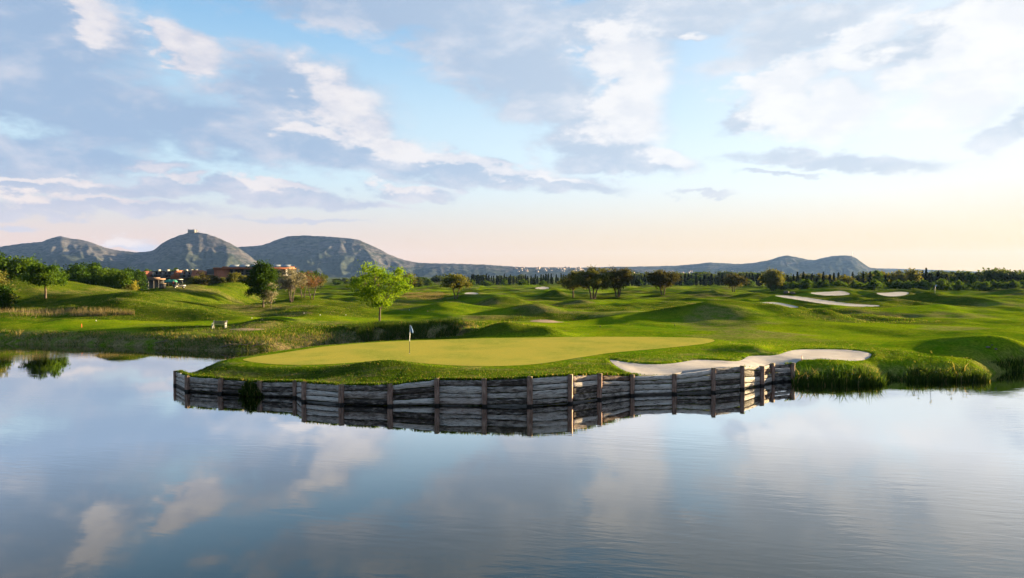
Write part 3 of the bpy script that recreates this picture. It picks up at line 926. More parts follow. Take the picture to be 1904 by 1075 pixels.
# short turf on the banks of the peninsula
main_poly = BUNKERS[0]['poly']
def on_bank(X, Y):
    k = ~inside(water_poly, X, Y) & ~inside(green_poly, X, Y) & ~inside(main_poly, X, Y)
    e = polydist(green_poly, X, Y, closed=True)
    dw = polydist(wall_line, X, Y)
    k &= (e > 0.9) & (np.minimum(dw, e) < 14)
    return k & (np.random.default_rng(5).random(len(X)) < 0.35 + 0.65 * (pnoise(X / 1.1, Y / 1.1) > -0.1))
X, Y, Z = scatter(150000, (-25, 40, 40, 66), on_bank, 11)
k = Z > 0.15
tag(blades('bank_grass', X[k], Y[k], Z[k], 0.10, 0.035, 0.8, M_BLADE, 1, 0.10, (0.0, 0.7)), 'short shaggy grass on the slopes around the putting green', 'grass', kind='stuff')
# grass hanging over the top of the wall
r = np.random.default_rng(31)
T = r.random(9000) ** 1.0
seg = np.cumsum(np.r_[0, np.hypot(*np.diff(wall_line, axis=0).T)])
s_ = T * seg[-1]
X = np.interp(s_, seg, wall_line[:, 0]) + r.normal(0, 0.10, len(T)); Y = np.interp(s_, seg, wall_line[:, 1]) + r.normal(0.0, 0.10, len(T)) + 0.10
hh_ = np.interp(s_, seg, wall_h)
k = ~inside(main_poly, X, Y + 0.5) & (pnoise(s_ / 0.8, s_ * 0) > -0.25)
tag(blades('edge_grass', X[k], Y[k] - 0.12, hh_[k] + 0.02, 0.22, 0.04, 1.2, M_BLADE, 2, 0.12, arch=True), 'ragged grass fringe along the top of the timber wall', 'grass', kind='stuff')
# the tuft that hangs down through the gap in the wall
pa = WALL[3, :2] * 0.42 + WALL[2, :2] * 0.58
a = r.normal(0, 0.34, 900); zz = r.uniform(0.0, 0.95, 900) * np.exp(-(a / 0.5) ** 2 * 0.6)
tt_ = (WALL[3, :2] - WALL[2, :2]); tt_ /= np.hypot(*tt_)
ctr = WALL[3, :2] * 0.80 + WALL[2, :2] * 0.20
X = ctr[0] + tt_[0] * a + r.normal(0, 0.06, 900); Y = ctr[1] + tt_[1] * a - 0.10 + r.normal(0, 0.08, 900)
tag(blades('hanging_tuft', X, Y, zz, 0.30, 0.045, 0.9, M_REED, 3, 0.04, arch=True), 'dark grass tuft spilling down over the timber wall near its left end', 'grass', kind='stuff')

# rough grass over the mounds and banks beyond the water
def rough(X, Y):
    k = ~inside(water_poly, X, Y)
    q = fbm(X / 9, Y / 7, 3)
    return k & (mown(X, Y) < 0.25 + 0.2 * q) & ~inside(tee, X, Y) & ~inside(green_poly, X, Y) & (polydist(green_poly, X, Y, closed=True) > 5)
r = np.random.default_rng(41)
def wedge(num, d0, d1, seed, a0=-0.76, a1=0.76):
    r = np.random.default_rng(seed)
    Y = 1 / r.uniform(1 / d1, 1 / d0, num); X = Y * r.uniform(a0, a1, num)
    return X, Y
X, Y = wedge(150000, 60, 190, 51)
k = rough(X, Y); X, Y = X[k], Y[k]; Z = land_height(X, Y)
k = Z > 0.2
tag(blades('rough_grass', X[k], Y[k], Z[k], 0.20, 0.055, 0.8, M_BLADE, 4, 0.16), 'long rough grass over the hummocks beyond the pond', 'grass', kind='stuff')
# taller growth along the far shore
X, Y = wedge(70000, 66, 92, 52, -0.80, 0.02)
s1 = polydist(coast_left, X, Y); k = ~inside(water_poly, X, Y) & (s1 < 3.2) & (pnoise(X / 2.2, Y / 2.2) > -0.30)
X, Y = X[k], Y[k]
hb = 0.32 + 0.30 * np.clip(pnoise(X / 3.1, Y / 3.1 + 4) + 0.3, 0, 1)
tag(blades('shore_sedge', X, Y, land_height(X, Y), hb * 0.8, 0.055, 0.9, M_BLADE, 5, 0.42, (0.0, 0.8)), 'brown and green sedge along the far shore of the pond', 'grass', kind='stuff')
# dark tussocks under the lone bright tree and on nearby ridges
X, Y = wedge(60000, 70, 110, 53, -0.24, -0.05)
k = (((X / Y * F + CU - 750) / 110) ** 2 + ((Y - 84) / 7) ** 2 < 1) & (pnoise(X / 2.5, Y / 2.5) > -0.2)
tag(blades('tussock_grass', X[k], Y[k], land_height(X[k], Y[k]), 0.55, 0.06, 0.7, M_REED, 6, 0.03, (0.1, 1.0)), 'tall dark tussock grass on the ridge under the bright green tree', 'grass', kind='stuff')
# tan reeds at the foot of the left hill
def between_rows(u0, u1, va, vb, num, seed):
    """points on the ground between two rows of the photograph"""
    us = np.linspace(u0, u1, 14)
    da = np.array([ground(u, va).y for u in us]); db = np.array([ground(u, vb).y for u in us])
    r = np.random.default_rng(seed)
    U = r.uniform(u0, u1, num); t = r.random(num)
    Y = np.interp(U, us, da) * t + np.interp(U, us, db) * (1 - t)
    e = np.minimum(U - u0, u1 - U) / (u1 - u0)
    X = (U - CU) / F * Y
    k = (np.abs(t - 0.5) < 0.1 + 0.4 * sstep(0, 0.2, e)) & (r.random(num) < 0.55 + 0.6 * pnoise(X / 2.3, Y / 3.1))
    return X[k], Y[k]
X, Y = between_rows(-40, 250, 580, 589, 8000, 54)
tag(blades('dry_reeds', X, Y, land_height(X, Y), 0.75, 0.045, 0.45, M_DRYREED, 7, 0.0), 'band of tan dry reeds at the foot of the left hill', 'reeds', kind='stuff')
X, Y = between_rows(738, 838, 545, 557, 16000, 55)
tag(blades('dry_reeds', X, Y, land_height(X, Y), 0.5, 0.08, 0.5, M_DRYREED, 8, 0.0, (0.0, 0.3)), 'patch of reddish brown reeds beyond the bright green tree', 'reeds', kind='stuff')

# reed beds on the right-hand shore
def reed_bed(u0, u1, v0, v1, num, h, seed, label, taper=True):
    r = np.random.default_rng(seed)
    U = r.uniform(u0, u1, num); Vv = r.uniform(v0, v1, num)
    P = np.array([gp(a, b, 0.0) for a, b in zip(U, Vv)])
    e = np.minimum((U - u0), (u1 - U)) / (u1 - u0)
    hh = h * (0.75 + 0.25 * sstep(0, 0.12, e)) * (0.9 + 0.5 * pnoise(P[:, 0] / 0.9, P[:, 1] / 0.9)) * r.uniform(0.55, 1.15, num)
    z = np.clip(land_height(P[:, 0], P[:, 1]), -0.15, 0.6)
    return tag(blades('reed_bed', P[:, 0], P[:, 1], z, hh, 0.05, 0.55, M_REED, seed + 1, 0.05, (0, 1), arch=True), label, 'reeds', kind='stuff')
reed_bed(1476, 1648, 710.5, 717.5, 2300, 1.12, 61, 'dense dark green reed bed at the right end of the timber wall')
reed_bed(1688, 1842, 704, 710.5, 2000, 1.02, 63, 'green reed bed with yellow flowers at the right shore')
reed_bed(1650, 1692, 704.5, 708.5, 300, 0.5, 65, 'low green reeds between the two reed beds')
reed_bed(1846, 2000, 687, 692, 1100, 0.65, 67, 'dark reeds at the right edge under the mound')
# yellow irises
m_y = simple('iris_yellow', (0.75, 0.55, 0.02), 0.6)
r = np.random.default_rng(71)
for i in range(26):
    u = r.uniform(1745, 1835) if i < 20 else r.uniform(1700, 1745)
    x, y = gp(u, r.uniform(701, 708), 0.0)
    z = max(H(x, y), -0.1)
    st = r.uniform(0.75, 1.0)
    f = thing('iris_flower', (x, y, z), 'yellow iris flower standing in the right reed bed', 'flower', 'yellow irises in the reed bed')
    MB().tube([(0, 0, -0.05), (0.02, 0, st * 0.6), (0.05, 0.01, st)], [0.010, 0.008, 0.006], 5).build('stem', M_REED, f)
    p = MB()
    for j in range(6):
        a = j * math.pi / 3; up = 0.05 if j % 2 else -0.03
        c, s = math.cos(a), math.sin(a)
        p.raw([(0.05, 0.01, st), (0.05 + 0.045 * c - 0.03 * s, 0.01 + 0.045 * s + 0.03 * c, st + 0.02 + up * 0.4), (0.05 + 0.10 * c, 0.01 + 0.10 * s, st + up), (0.05 + 0.045 * c + 0.03 * s, 0.01 + 0.045 * s - 0.03 * c, st + 0.02 + up * 0.4)], [(0, 1, 2, 3)])
    p.build('petals', m_y, f)

# ================================================================ mountains
m, n, out = mat('limestone_hills'); M_HILL = m
pos = n.n('ShaderNodeNewGeometry').outputs['Position']
hz = n.xyz(n.n('ShaderNodeAttribute', attribute_name='rock').outputs['Vector'])[0]
a = n.noise(n.vm('MULTIPLY', pos, (1, 1, 2.5)), 0.006, 8, 0.65).outputs['Fac']
b_ = n.noise(n.vm('MULTIPLY', pos, (1, 1, 3.0)), 0.022, 8, 0.7).outputs['Fac']
rock = n.mix(n.ss(b_, 0.35, 0.7), (0.040, 0.039, 0.044), (0.078, 0.070, 0.073))
scrub = n.mix(n.ss(b_, 0.35, 0.65), (0.015, 0.020, 0.018), (0.036, 0.041, 0.034))
f = n.ss(n.m('ADD', n.m('MULTIPLY', n.m('SUBTRACT', n.m('ADD', n.m('MULTIPLY', a, 0.5), n.m('MULTIPLY', b_, 0.6)), 0.55), 3.2), hz), 0.25, 0.75)
principled(n, out, n.mix(f, scrub, rock), 0.95, bump(n, n.m('ADD', a, n.m('MULTIPLY', b_, 0.5)), 1.0, 16.0), 0.0)

def ridge(name, px, D, front, back, rockiness, label, seed, rough_=1.0, step=2.0, shift=0.0):
    px = np.array(px, float)
    U = np.arange(px[0, 0], px[-1, 0] + 0.1, step)
    # smooth silhouette through the measured rows
    Vv = np.interp(U, px[:, 0], px[:, 1])
    ker = np.array([1, 2, 3, 2, 1.0]); ker /= ker.sum()
    Vv = np.convolve(np.pad(Vv, 2, mode='edge'), ker, mode='valid')
    X = (U - CU) / F * D
    zc = CAM_H + (HV - Vv) / F * D
    T = np.concatenate([np.linspace(0, 1, 60), np.linspace(1.05, 1.6, 8)])
    XX, TT = np.meshgrid(X, T, indexing='ij'); ZC = np.broadcast_to(zc[:, None], XX.shape)
    YY = D - front * (1 - TT); YY = np.where(TT > 1, D + back * (TT - 1) / 0.6, YY)
    prof = np.where(TT <= 1, 0.30 * TT + 0.70 * TT ** 1.9 , 1 - ((TT - 1) / 0.6) ** 1.3)
    # benches of rock and gullies running down the slope
    g = 1 - np.abs(pnoise(XX / 210 + seed, YY / 620 + seed)) * 2
    g2 = 1 - np.abs(pnoise(XX / 80 - seed, YY / 230)) * 2
    env = np.clip(4 * TT * (1 - TT), 0, 1) * (TT <= 1)
    Z = ZC * (prof + rough_ * env * (0.10 * (g - 0.5) + 0.045 * (g2 - 0.5)))
    cl = np.floor(prof * 5 + 0.5 * pnoise(XX / 300, YY / 300 + seed))
    Z = Z + ZC * 0.018 * env * np.sin(prof * 31 + 2 * pnoise(XX / 260, YY / 260))
    Z = Z + (rough_ * 2.2) * pnoise(XX / 23 + seed, YY / 23) * np.clip(TT, 0, 1)
    Z = np.where(TT == 0, -30, Z)
    nu, k = XX.shape
    I = np.arange(nu - 1)[:, None] * k + np.arange(k - 1)[None, :]
    me = fast_mesh(name, np.stack([XX * YY / D, YY, Z * np.where(TT <= 1, 1.0, 1.0)], -1).reshape(-1, 3), np.stack([I, I + k, I + k + 1, I + 1], -1).reshape(-1, 4))
    rk = rockiness * sstep(0.25, 0.75, prof + 0.25 * pnoise(XX / 300, YY / 400)) - 0.15
    attr(me, 'rock', rk.ravel())
    return tag(link(name, me, M_HILL, smooth=True), label, kind='structure')
ridge('mountain', [(-420, 470), (-300, 468), (-120, 462), (-40, 460), (0, 459), (40, 453), (78, 450), (95, 443), (113, 439), (130, 443), (148, 445.5), (165, 449), (182, 455), (200, 462), (222, 466), (255, 469), (290, 467), (320, 470), (380, 480), (450, 492), (520, 505)],
      4700, 1300, 900, 0.75, 'grey limestone mountain with two low humps at the far left', 1.3)
ridge('mountain', [(225, 508), (245, 488), (262, 476), (278, 468), (290, 463), (302, 452), (318, 444), (335, 437.5), (352, 433), (368, 432), (385, 435), (400, 440), (415, 446), (430, 453), (442, 460), (455, 469), (470, 480), (490, 496), (505, 508)],
      4100, 800, 700, 0.85, 'round grey limestone hill crowned by a small castle', 4.1)
ridge('mountain', [(300, 500), (360, 480), (420, 463), (448, 459), (470, 458), (490, 455.5), (505, 450), (520, 444), (536, 439.5), (560, 438), (590, 439), (620, 440.5), (650, 443.5), (668, 446), (676, 450), (690, 456), (705, 463), (722, 472), (738, 479), (755, 484.5), (775, 488.5),
                   (800, 489.5), (850, 490.5), (900, 492), (940, 495), (980, 497), (1040, 497.5), (1120, 498), (1200, 501), (1300, 507)],
      5000, 1100, 900, 0.75, 'long flat topped limestone mountain tailing off to the right', 7.7)
ridge('mountain', [(960, 506), (1050, 499), (1120, 496.5), (1200, 495.5), (1260, 494), (1300, 490.5), (1318, 488), (1345, 489.5), (1375, 491), (1400, 489), (1430, 484), (1448, 477.5), (1463, 475), (1480, 478), (1500, 482.5), (1513, 484), (1530, 479.5), (1545, 476.5), (1565, 475), (1582, 475.5), (1592, 480), (1602, 488), (1615, 497), (1635, 500), (1680, 505)],
      6200, 1500, 1000, 0.55, 'blue grey double peaked hill with a mast at right', 11.2)
ridge('mountain', [(1480, 506), (1560, 502), (1620, 499), (1680, 500), (1740, 502), (1790, 504), (1850, 506), (1950, 506), (2100, 504), (2300, 505)],
      9000, 2600, 1500, 0.35, 'faint low hills along the horizon at the far right', 15.0, step=4.0)

# castle on the round hill
m_st = simple('castle_stone', (0.12, 0.105, 0.098), 0.9, 0.2, 0.2)
p = at(359, 4100, 431.5)
c = thing('castle', (p.x, p.y, p.z - 6), 'small square stone castle on the summit of the round hill', 'castle')
b = MB()
for sx in (-1, 1):
    b.box((sx * 15, 0, 9), (3, 33, 18)); b.box((0, sx * 15, 9), (27, 3, 18))
b.build('curtain_wall', m_st, c)
for sx in (-1, 1):
    for sy in (-1, 1):
        t_ = MB().tube([(sx * 16.5, sy * 16.5, -2), (sx * 16.5, sy * 16.5, 20)], [4.6, 4.4], 10).build('tower', m_st, c)
for k in range(9):
    MB().box((-13 + k * 3.25, -15.2, 18.8), (1.6, 2.2, 1.6)).build('merlon', m_st, c)
# mast on the right-hand hill
p = at(1585, 6200, 476)
ms = thing('radio_mast', (p.x, p.y, p.z - 6), 'thin radio mast on the right hill summit', 'mast')
m_mt = simple('mast_steel', (0.35, 0.35, 0.36), 0.5, 0.1)
MB().tube([(0, 0, 0), (0, 0, 44)], [1.6, 0.9], 6).build('pole', m_mt, ms)
for h in (28, 38):
    MB().box((0, 0, h), (6, 1.5, 1.2)).build('crossarm', m_mt, ms)

# hillside houses of the town below the long ridge
m_hw = simple('house_wall', (0.18, 0.155, 0.14), 0.9, 0.15, 0.1); m_hr = simple('house_roof', (0.30, 0.16, 0.11), 0.9, 0.2, 0.1)
def house_mesh(w, d, h):
    a = MB().box((0, 0, h / 2 - 3), (w, d, h + 6))
    r = MB().prism([(-w / 2 - .4, h), (w / 2 + .4, h), (0, h + w * 0.22)], -d / 2 - .4, d / 2 + .4)
    return a, r
wa, ro = house_mesh(11, 16, 7)
w_me = wa.build('wall', m_hw); r_me = ro.build('roof', m_hr)
wm, rm = w_me.data, r_me.data
bpy.data.objects.remove(w_me); bpy.data.objects.remove(r_me)
deps = bpy.context.evaluated_depsgraph_get()
hills = [o for o in col.objects if o.name.startswith('mountain')]
from mathutils.bvhtree import BVHTree
trees_b = [BVHTree.FromObject(o, deps) for o in hills]
def far_hit(u, v):
    best = None
    for t in trees_b:
        dr = Vector(((u - CU) / F, 1.0, -(v - HV) / F)).normalized()
        h = t.ray_cast(Vector((0, 0, CAM_H)), dr)
        if h[0] is not None and (best is None or h[0].y < best.y):
            best = h[0]
    return best
r = np.random.default_rng(81)
k = 0
for i in range(112):
    u, v = (r.uniform(958, 1100), r.uniform(498.5, 507)) if i < 92 else ((r.uniform(330, 400), r.uniform(490, 496)) if i < 95 else (r.uniform(1150, 1420), r.uniform(504, 510)))
    if (i < 92 and r.random() < 0.45) or 92 <= i < 95:
        continue
    p = far_hit(u, v)
    if p is None:
        continue
    lab = 'white house of the hillside town under the long ridge' if i < 92 else ('pale farmhouse at the foot of the castle hill' if i < 95 else 'pale farmhouse at the foot of the double peaked hill')
    grp = 'houses of the hillside town' if i < 92 else 'far farmhouses'
    hs = thing('hillside_house', p, lab, 'house', grp, r.uniform(0, 3))
    s_ = r.uniform(0.6, 1.1)
    hs.scale = (s_, s_, s_)
    a = link('wall', wm, None, hs); b = link('roof', rm, None, hs)

# quarry scar on the right hill and a pale track on the round hill are part of the rock
# ================================================================ trees
def rand_dirs(k, r):
    v = r.normal(size=(k, 3))
    return v / np.linalg.norm(v, axis=1)[:, None]

def leaf_cards(C, size, r, flat=0.0, aspect=0.55):
    """diamond leaf faces around the given centres"""
    k = len(C)
    nrm = rand_dirs(k, r)
    nrm[:, 2] = nrm[:, 2] * (1 - flat) + flat
    nrm /= np.linalg.norm(nrm, axis=1)[:, None]
    a = np.cross(nrm, rand_dirs(k, r)); a /= np.linalg.norm(a, axis=1)[:, None] + 1e-9
    b = np.cross(nrm, a)
    s = size * r.uniform(0.6, 1.35, k)
    V = np.empty((k, 4, 3))
    V[:, 0] = C - a * s[:, None]; V[:, 2] = C + a * s[:, None]
    V[:, 1] = C - b * (s * aspect)[:, None] + nrm * (s * 0.18)[:, None]; V[:, 3] = C + b * (s * aspect)[:, None] + nrm * (s * 0.18)[:, None]
    return V.reshape(-1, 3)

def tree_meshes(seed, height, width, trunk_h, clusters=60, leaves=110, leaf=0.16, cl_r=0.55, shape='round', stems=1, trunk_r=0.14, droop=0.0, fill=0.55, spread=0.35, flat=0.2, lean=0.0, depth=None):
    """(trunk mesh builder, leaf vertices, leaf tint) of a tree standing at the origin"""
    r = np.random.default_rng(seed)
    cw, ch = width / 2, (height - trunk_h) / 2
    cz = trunk_h + ch
    C = []
    while len(C) < clusters:
        d = rand_dirs(1, r)[0] * (fill + (1 - fill) * r.random()) ** 0.8
        x, y, z = d
        if shape == 'round':
            k = 1.0
        elif shape == 'vase':            # wide at the top, narrow below
            k = 0.45 + 0.55 * (z + 1) / 2 * 1.4
            k = min(k, 1.0)
        elif shape == 'cone':
            k = 1.12 - 0.55 * (z + 1) / 2
        elif shape == 'dome':
            z = z * 0.5 + 0.5 * abs(z) if z < 0 else z
            k = 1.0
        elif shape == 'column':
            k = 1.0
        else:
            k = 1.0
        rad = 1 + 0.42 * float(pnoise(np.array([math.atan2(y, x) * 1.3 + seed]), np.array([z * 2.0 + seed]))[0])
        C.append((x * cw * k * rad + lean * (z + 1) * ch, y * (depth / 2 if depth else cw) * k * rad, cz + z * ch * (0.95 if z > 0 else 0.95)))
    C = np.array(C)
    wood = MB()
    # stems fork at the top of the trunk and run on into the crown
    forks = []
    for s in range(stems):
        a0 = s * 2 * math.pi / max(stems, 1) + r.uniform(0, 1)
        off = 0.0 if stems == 1 else trunk_r * 1.6
        p0 = np.array((off * math.cos(a0), off * math.sin(a0), -0.25))
        bx, by = (r.normal(0, 0.05, 2) if stems == 1 else np.array((math.cos(a0), math.sin(a0))) * spread * trunk_h * 0.6)
        p1 = np.array((p0[0] + bx * 0.5, p0[1] + by * 0.5, trunk_h * 0.55))
        p2 = np.array((p0[0] + bx * 1.2, p0[1] + by * 1.2, trunk_h * 1.02))
        tr = trunk_r * (1.0 if stems == 1 else 0.75)
        wood.tube([p0, p0 * 0.6 + p1 * 0.4 + r.normal(0, 0.02, 3), p1, p2], [tr * 1.35, tr * 1.05, tr * 0.95, tr * 0.8], 8)
        nl = 5 if stems == 1 else 3
        for j in range(nl):
            a = a0 + (j * 2 * math.pi / nl if stems == 1 else r.uniform(-1.1, 1.1)) + r.uniform(-0.3, 0.3)
            rad = cw * r.uniform(0.35, 0.7); top = trunk_h + ch * r.uniform(0.7, 1.5)
            q = np.array((math.cos(a) * rad + lean * ch, math.sin(a) * rad * ((depth / 2 / cw) if depth else 1), top))
            mid = p2 * 0.55 + q * 0.45 + np.array((0, 0, 0.10 * ch)) + r.normal(0, 0.05 * cw, 3)
            wood.tube([p2 - np.array((0, 0, 0.06)), mid, q], [tr * 0.55, tr * 0.36, tr * 0.14], 6, cap=False)
            forks += [mid, q, p2 * 0.3 + mid * 0.7, mid * 0.5 + q * 0.5]
    forks = np.array(forks)
    for c in C:
        dd = np.linalg.norm(forks - c, axis=1) + np.maximum(0, forks[:, 2] - c[2]) * 0.7
        f0 = forks[int(np.argmin(dd))]
        mid = (f0 + c) / 2 + np.array((0, 0, 0.12 * np.linalg.norm(c - f0) * (1 if droop <= 0 else 1.5)))
        wood.tube([f0, mid, c], [trunk_r * 0.20, trunk_r * 0.13, trunk_r * 0.05], 4, cap=False)
    L, T = [], []
    for c in C:
        k = int(leaves * r.uniform(0.6, 1.3))
        o = r.normal(0, 1, (k, 3)) * np.array((cl_r, cl_r, cl_r * 0.62)) * r.uniform(0.7, 1.2)
        if droop > 0:
            o[:, 2] -= droop * r.random(k) * cl_r * 3
        L.append(c + o)
        T.append(np.clip(r.normal(0.5, 0.16) + r.normal(0, 0.17, k), 0, 1))
    L = np.concatenate(L); T = np.concatenate(T)
    keep = L[:, 2] > trunk_h * 0.55
    L, T = L[keep], T[keep]
    V = leaf_cards(L, leaf, r, flat)
    return wood, V, np.repeat(T, 4)

def crown_mesh(V, T, mt, name='crown'):
    k = len(V) // 4
    me = fast_mesh(name, V, [np.arange(k * 4).reshape(-1, 4)])
    tt = np.zeros((len(V), 3)); tt[:, 0] = T
    attr(me, 'tint', tt)
    me.materials.append(mt)
    return me

m, n, out = mat('bark'); M_BARK = m
g = n.n('ShaderNodeTexCoord').outputs['Object']
f = n.noise(n.vm('MULTIPLY', g, (9, 9, 1.6)), 1.5, 6, 0.65).outputs['Fac']
principled(n, out, n.ramp(f, [(0.3, (0.020, 0.014, 0.010)), (0.5, (0.075, 0.055, 0.042)), (0.7, (0.16, 0.125, 0.10))]), 0.9, bump(n, f, 0.8, 0.04), 0.05)

L_BRIGHT = foliage_mat('leaf_bright', (0.040, 0.098, 0.004), (0.135, 0.200, 0.011), 0.45)
L_DARK = foliage_mat('leaf_dark', (0.008, 0.024, 0.004), (0.042, 0.080, 0.008), 0.30)
L_SILVER = foliage_mat('leaf_silver', (0.085, 0.080, 0.055), (0.23, 0.21, 0.155), 0.30)
L_RUSSET = foliage_mat('leaf_russet', (0.075, 0.040, 0.022), (0.19, 0.105, 0.06), 0.30)
L_OLIVE = foliage_mat('leaf_olive', (0.030, 0.040, 0.009), (0.125, 0.120, 0.030), 0.35)
L_BROWN = foliage_mat('leaf_brown', (0.020, 0.022, 0.008), (0.078, 0.072, 0.023), 0.30)
L_MID = foliage_mat('leaf_mid', (0.015, 0.040, 0.005), (0.066, 0.108, 0.011), 0.38)
L_YELL = foliage_mat('leaf_yellow', (0.10, 0.10, 0.012), (0.28, 0.24, 0.04), 0.45)
L_FAR = foliage_mat('leaf_far', (0.024, 0.042, 0.012), (0.075, 0.095, 0.028), 0.30)
L_CYP = foliage_mat('leaf_cypress', (0.006, 0.012, 0.006), (0.022, 0.034, 0.014), 0.15)

def plant(name, u, d, vb, vt, wpx, mt, label, cat='tree', group=None, seed=1, z=None, **kw):
    """a tree standing in column u at distance d, from row vb (or the ground) to row vt"""
    x = (u - CU) / F * d
    zg = H(x, d) if z is None else z
    top = CAM_H - (vt - HV) / F * d
    h = max(top - zg, 0.5); w = wpx / F * d
    kw.setdefault('trunk_h', h * 0.28)
    if kw['trunk_h'] < 0: kw['trunk_h'] = h * 0.1
    wood, V, T = tree_meshes(seed, h, w, kw.pop('trunk_h'), clusters=kw.pop('clusters', 60), **kw)
    o = thing(name, (x, d, zg), label, cat, group)
    wood.build('trunk', M_BARK, o, True)
    link('crown', crown_mesh(V, T, mt), None, o)
    return o
def gd_(u, v):          # distance of the ground seen at a row
    return ground(u, v).y

# --- trees of the middle distance
d = gd_(705, 600)
plant('young_tree', 705, d, 600, 489, 146, L_BRIGHT, 'airy young tree with bright yellow green leaves in the middle, behind the flag', seed=5, trunk_h=1.9, clusters=84, leaves=120, leaf=0.13, cl_r=0.42, shape='vase', trunk_r=0.13, fill=0.5, flat=0.4)
d = gd_(487, 571)
plant('evergreen_tree', 489, d, 571, 482, 64, L_DARK, 'tall dark green evergreen tree at the left, ahead of the hotel', seed=6, trunk_h=1.3, clusters=92, leaves=130, leaf=0.17, cl_r=0.50, shape='cone', trunk_r=0.16, fill=0.3)
plant('olive_tree', 503, d - 1.2, 570, 523, 32, L_SILVER, 'small pale olive tree at the right foot of the tall dark evergreen', seed=7, trunk_h=1.2, clusters=22, leaves=60, leaf=0.13, cl_r=0.36, trunk_r=0.07, fill=0.3)
d = gd_(541, 563)
plant('silver_tree', 541, d, 563, 497, 50, L_SILVER, 'silvery grey leaved tree on two leaning stems', seed=8, trunk_h=2.4, clusters=55, leaves=80, leaf=0.15, cl_r=0.45, stems=3, trunk_r=0.15, shape='round', fill=0.35)
plant('russet_tree', 563, d + 5, 553, 505, 26, L_RUSSET, 'thin reddish brown tree close behind the silvery tree', seed=9, trunk_h=2.1, clusters=36, leaves=26, leaf=0.13, cl_r=0.45, stems=2, trunk_r=0.13, fill=0.25)
plant('russet_tree', 580, d + 4, 556, 503, 36, L_RUSSET, 'thin reddish brown tree with forked trunk, rightmost of the clump by the evergreen', seed=10, trunk_h=2.2, clusters=48, leaves=24, leaf=0.13, cl_r=0.48, stems=2, trunk_r=0.14, fill=0.25)
d = gd_(848, 556)
plant('oak_tree', 848, d, 556, 510, 54, L_OLIVE, 'lone round oak on the plain right of the bright green tree', seed=11, trunk_h=2.0, clusters=40, leaves=110, leaf=0.2, cl_r=0.5, stems=2, trunk_r=0.2, fill=0.35)
d = gd_(1097, 556)
plant('oak_tree', 1066, d + 8, 552, 505, 52, L_OLIVE, 'olive green oak at the left of the central group of three', seed=12, trunk_h=2.3, clusters=50, leaves=130, leaf=0.22, cl_r=0.62, stems=1, trunk_r=0.24, fill=0.35)
plant('oak_tree', 1103, d, 556, 499, 78, L_OLIVE, 'broad dense oak in the middle of the central group of three', seed=13, trunk_h=2.4, clusters=84, leaves=150, leaf=0.22, cl_r=0.66, stems=3, trunk_r=0.3, fill=0.35)
plant('oak_tree', 1149, d + 2, 555, 497, 56, L_BROWN, 'dark brown leaved oak at the right of the central group of three', seed=14, trunk_h=2.4, clusters=62, leaves=130, leaf=0.22, cl_r=0.62, stems=3, trunk_r=0.26, fill=0.3)
d = gd_(1232, 548)
plant('oak_tree', 1233, d, 546, 505, 56, L_BROWN, 'dark oak standing alone right of the central group, on a low mound', seed=15, trunk_h=2.0, clusters=60, leaves=140, leaf=0.24, cl_r=0.68, stems=2, trunk_r=0.26, fill=0.35)
d = gd_(1364, 543)
plant('oak_tree', 1364, d, 541, 510, 36, L_BROWN, 'small brown oak below the double peaked hill', seed=16, trunk_h=2.0, clusters=55, leaves=70, leaf=0.3, cl_r=0.75, stems=2, trunk_r=0.24, fill=0.35)
d = gd_(1437, 541)
plant('willow_tree', 1436, d, 538, 493, 38, L_OLIVE, 'tall yellowish willow standing out of the tree belt under the double peaked hill', seed=17, trunk_h=1.6, clusters=80, leaves=80, leaf=0.35, cl_r=0.85, stems=2, trunk_r=0.3, fill=0.3, droop=0.4)

# --- trees on the left
d0 = gd_(85, 555)
plant('ash_tree', 85, d0, 558, 489, 66, L_MID, 'green tree with a bare trunk on the slope of the left hill', seed=21, trunk_h=2.0, clusters=56, leaves=110, leaf=0.19, cl_r=0.5, trunk_r=0.17, fill=0.3)
plant('broadleaf_tree', 30, 165, 540, 470, 96, L_MID, 'large green tree at the left edge behind the slope', seed=22, clusters=120, leaves=90, leaf=0.3, cl_r=0.85, trunk_r=0.3, fill=0.3, trunk_h=1.2)
plant('broadleaf_tree', -22, 172, 540, 465, 90, L_DARK, 'tallest dark tree, cut by the left edge of the view', seed=23, clusters=110, leaves=90, leaf=0.3, cl_r=0.85, trunk_r=0.3, fill=0.3, trunk_h=1.2)
plant('shrub', -4, 112, 560, 503, 36, L_OLIVE, 'olive green shrub at the left edge, in front of the big tree', 'shrub', seed=24, clusters=45, leaves=80, leaf=0.17, cl_r=0.5, trunk_r=0.08, fill=0.3, trunk_h=0.4)
plant('shrub', 2, 108, 560, 528, 38, L_DARK, 'dark low shrub at the left edge, under the olive green shrub', 'shrub', seed=25, clusters=40, leaves=80, leaf=0.17, cl_r=0.45, trunk_r=0.08, fill=0.3, trunk_h=0.3)
LEFT = [(122, 205, 492, 44, L_DARK), (146, 200, 489, 42, L_DARK), (172, 210, 487, 40, L_DARK), (190, 195, 492, 46, L_MID), (212, 190, 498, 44, L_MID), (228, 186, 507, 28, L_MID), (104, 190, 508, 46, L_DARK), (160, 190, 508, 40, L_DARK), (62, 195, 494, 40, L_DARK)]
LEFT_LAB = ['dark tree right of the sloping bare-trunked tree', 'dark tree in the left row, second along from the bare-trunked tree', 'darkest tall tree in the middle of the left row', 'rounded mid green tree in the left row, behind the hill crest',
            'green tree near the right end of the left row', 'small green tree at the right end of the left row', 'low dark tree tucked behind the bare-trunked tree', 'low dark tree in front of the left row', 'dark tree between the edge tree and the bare-trunked tree']
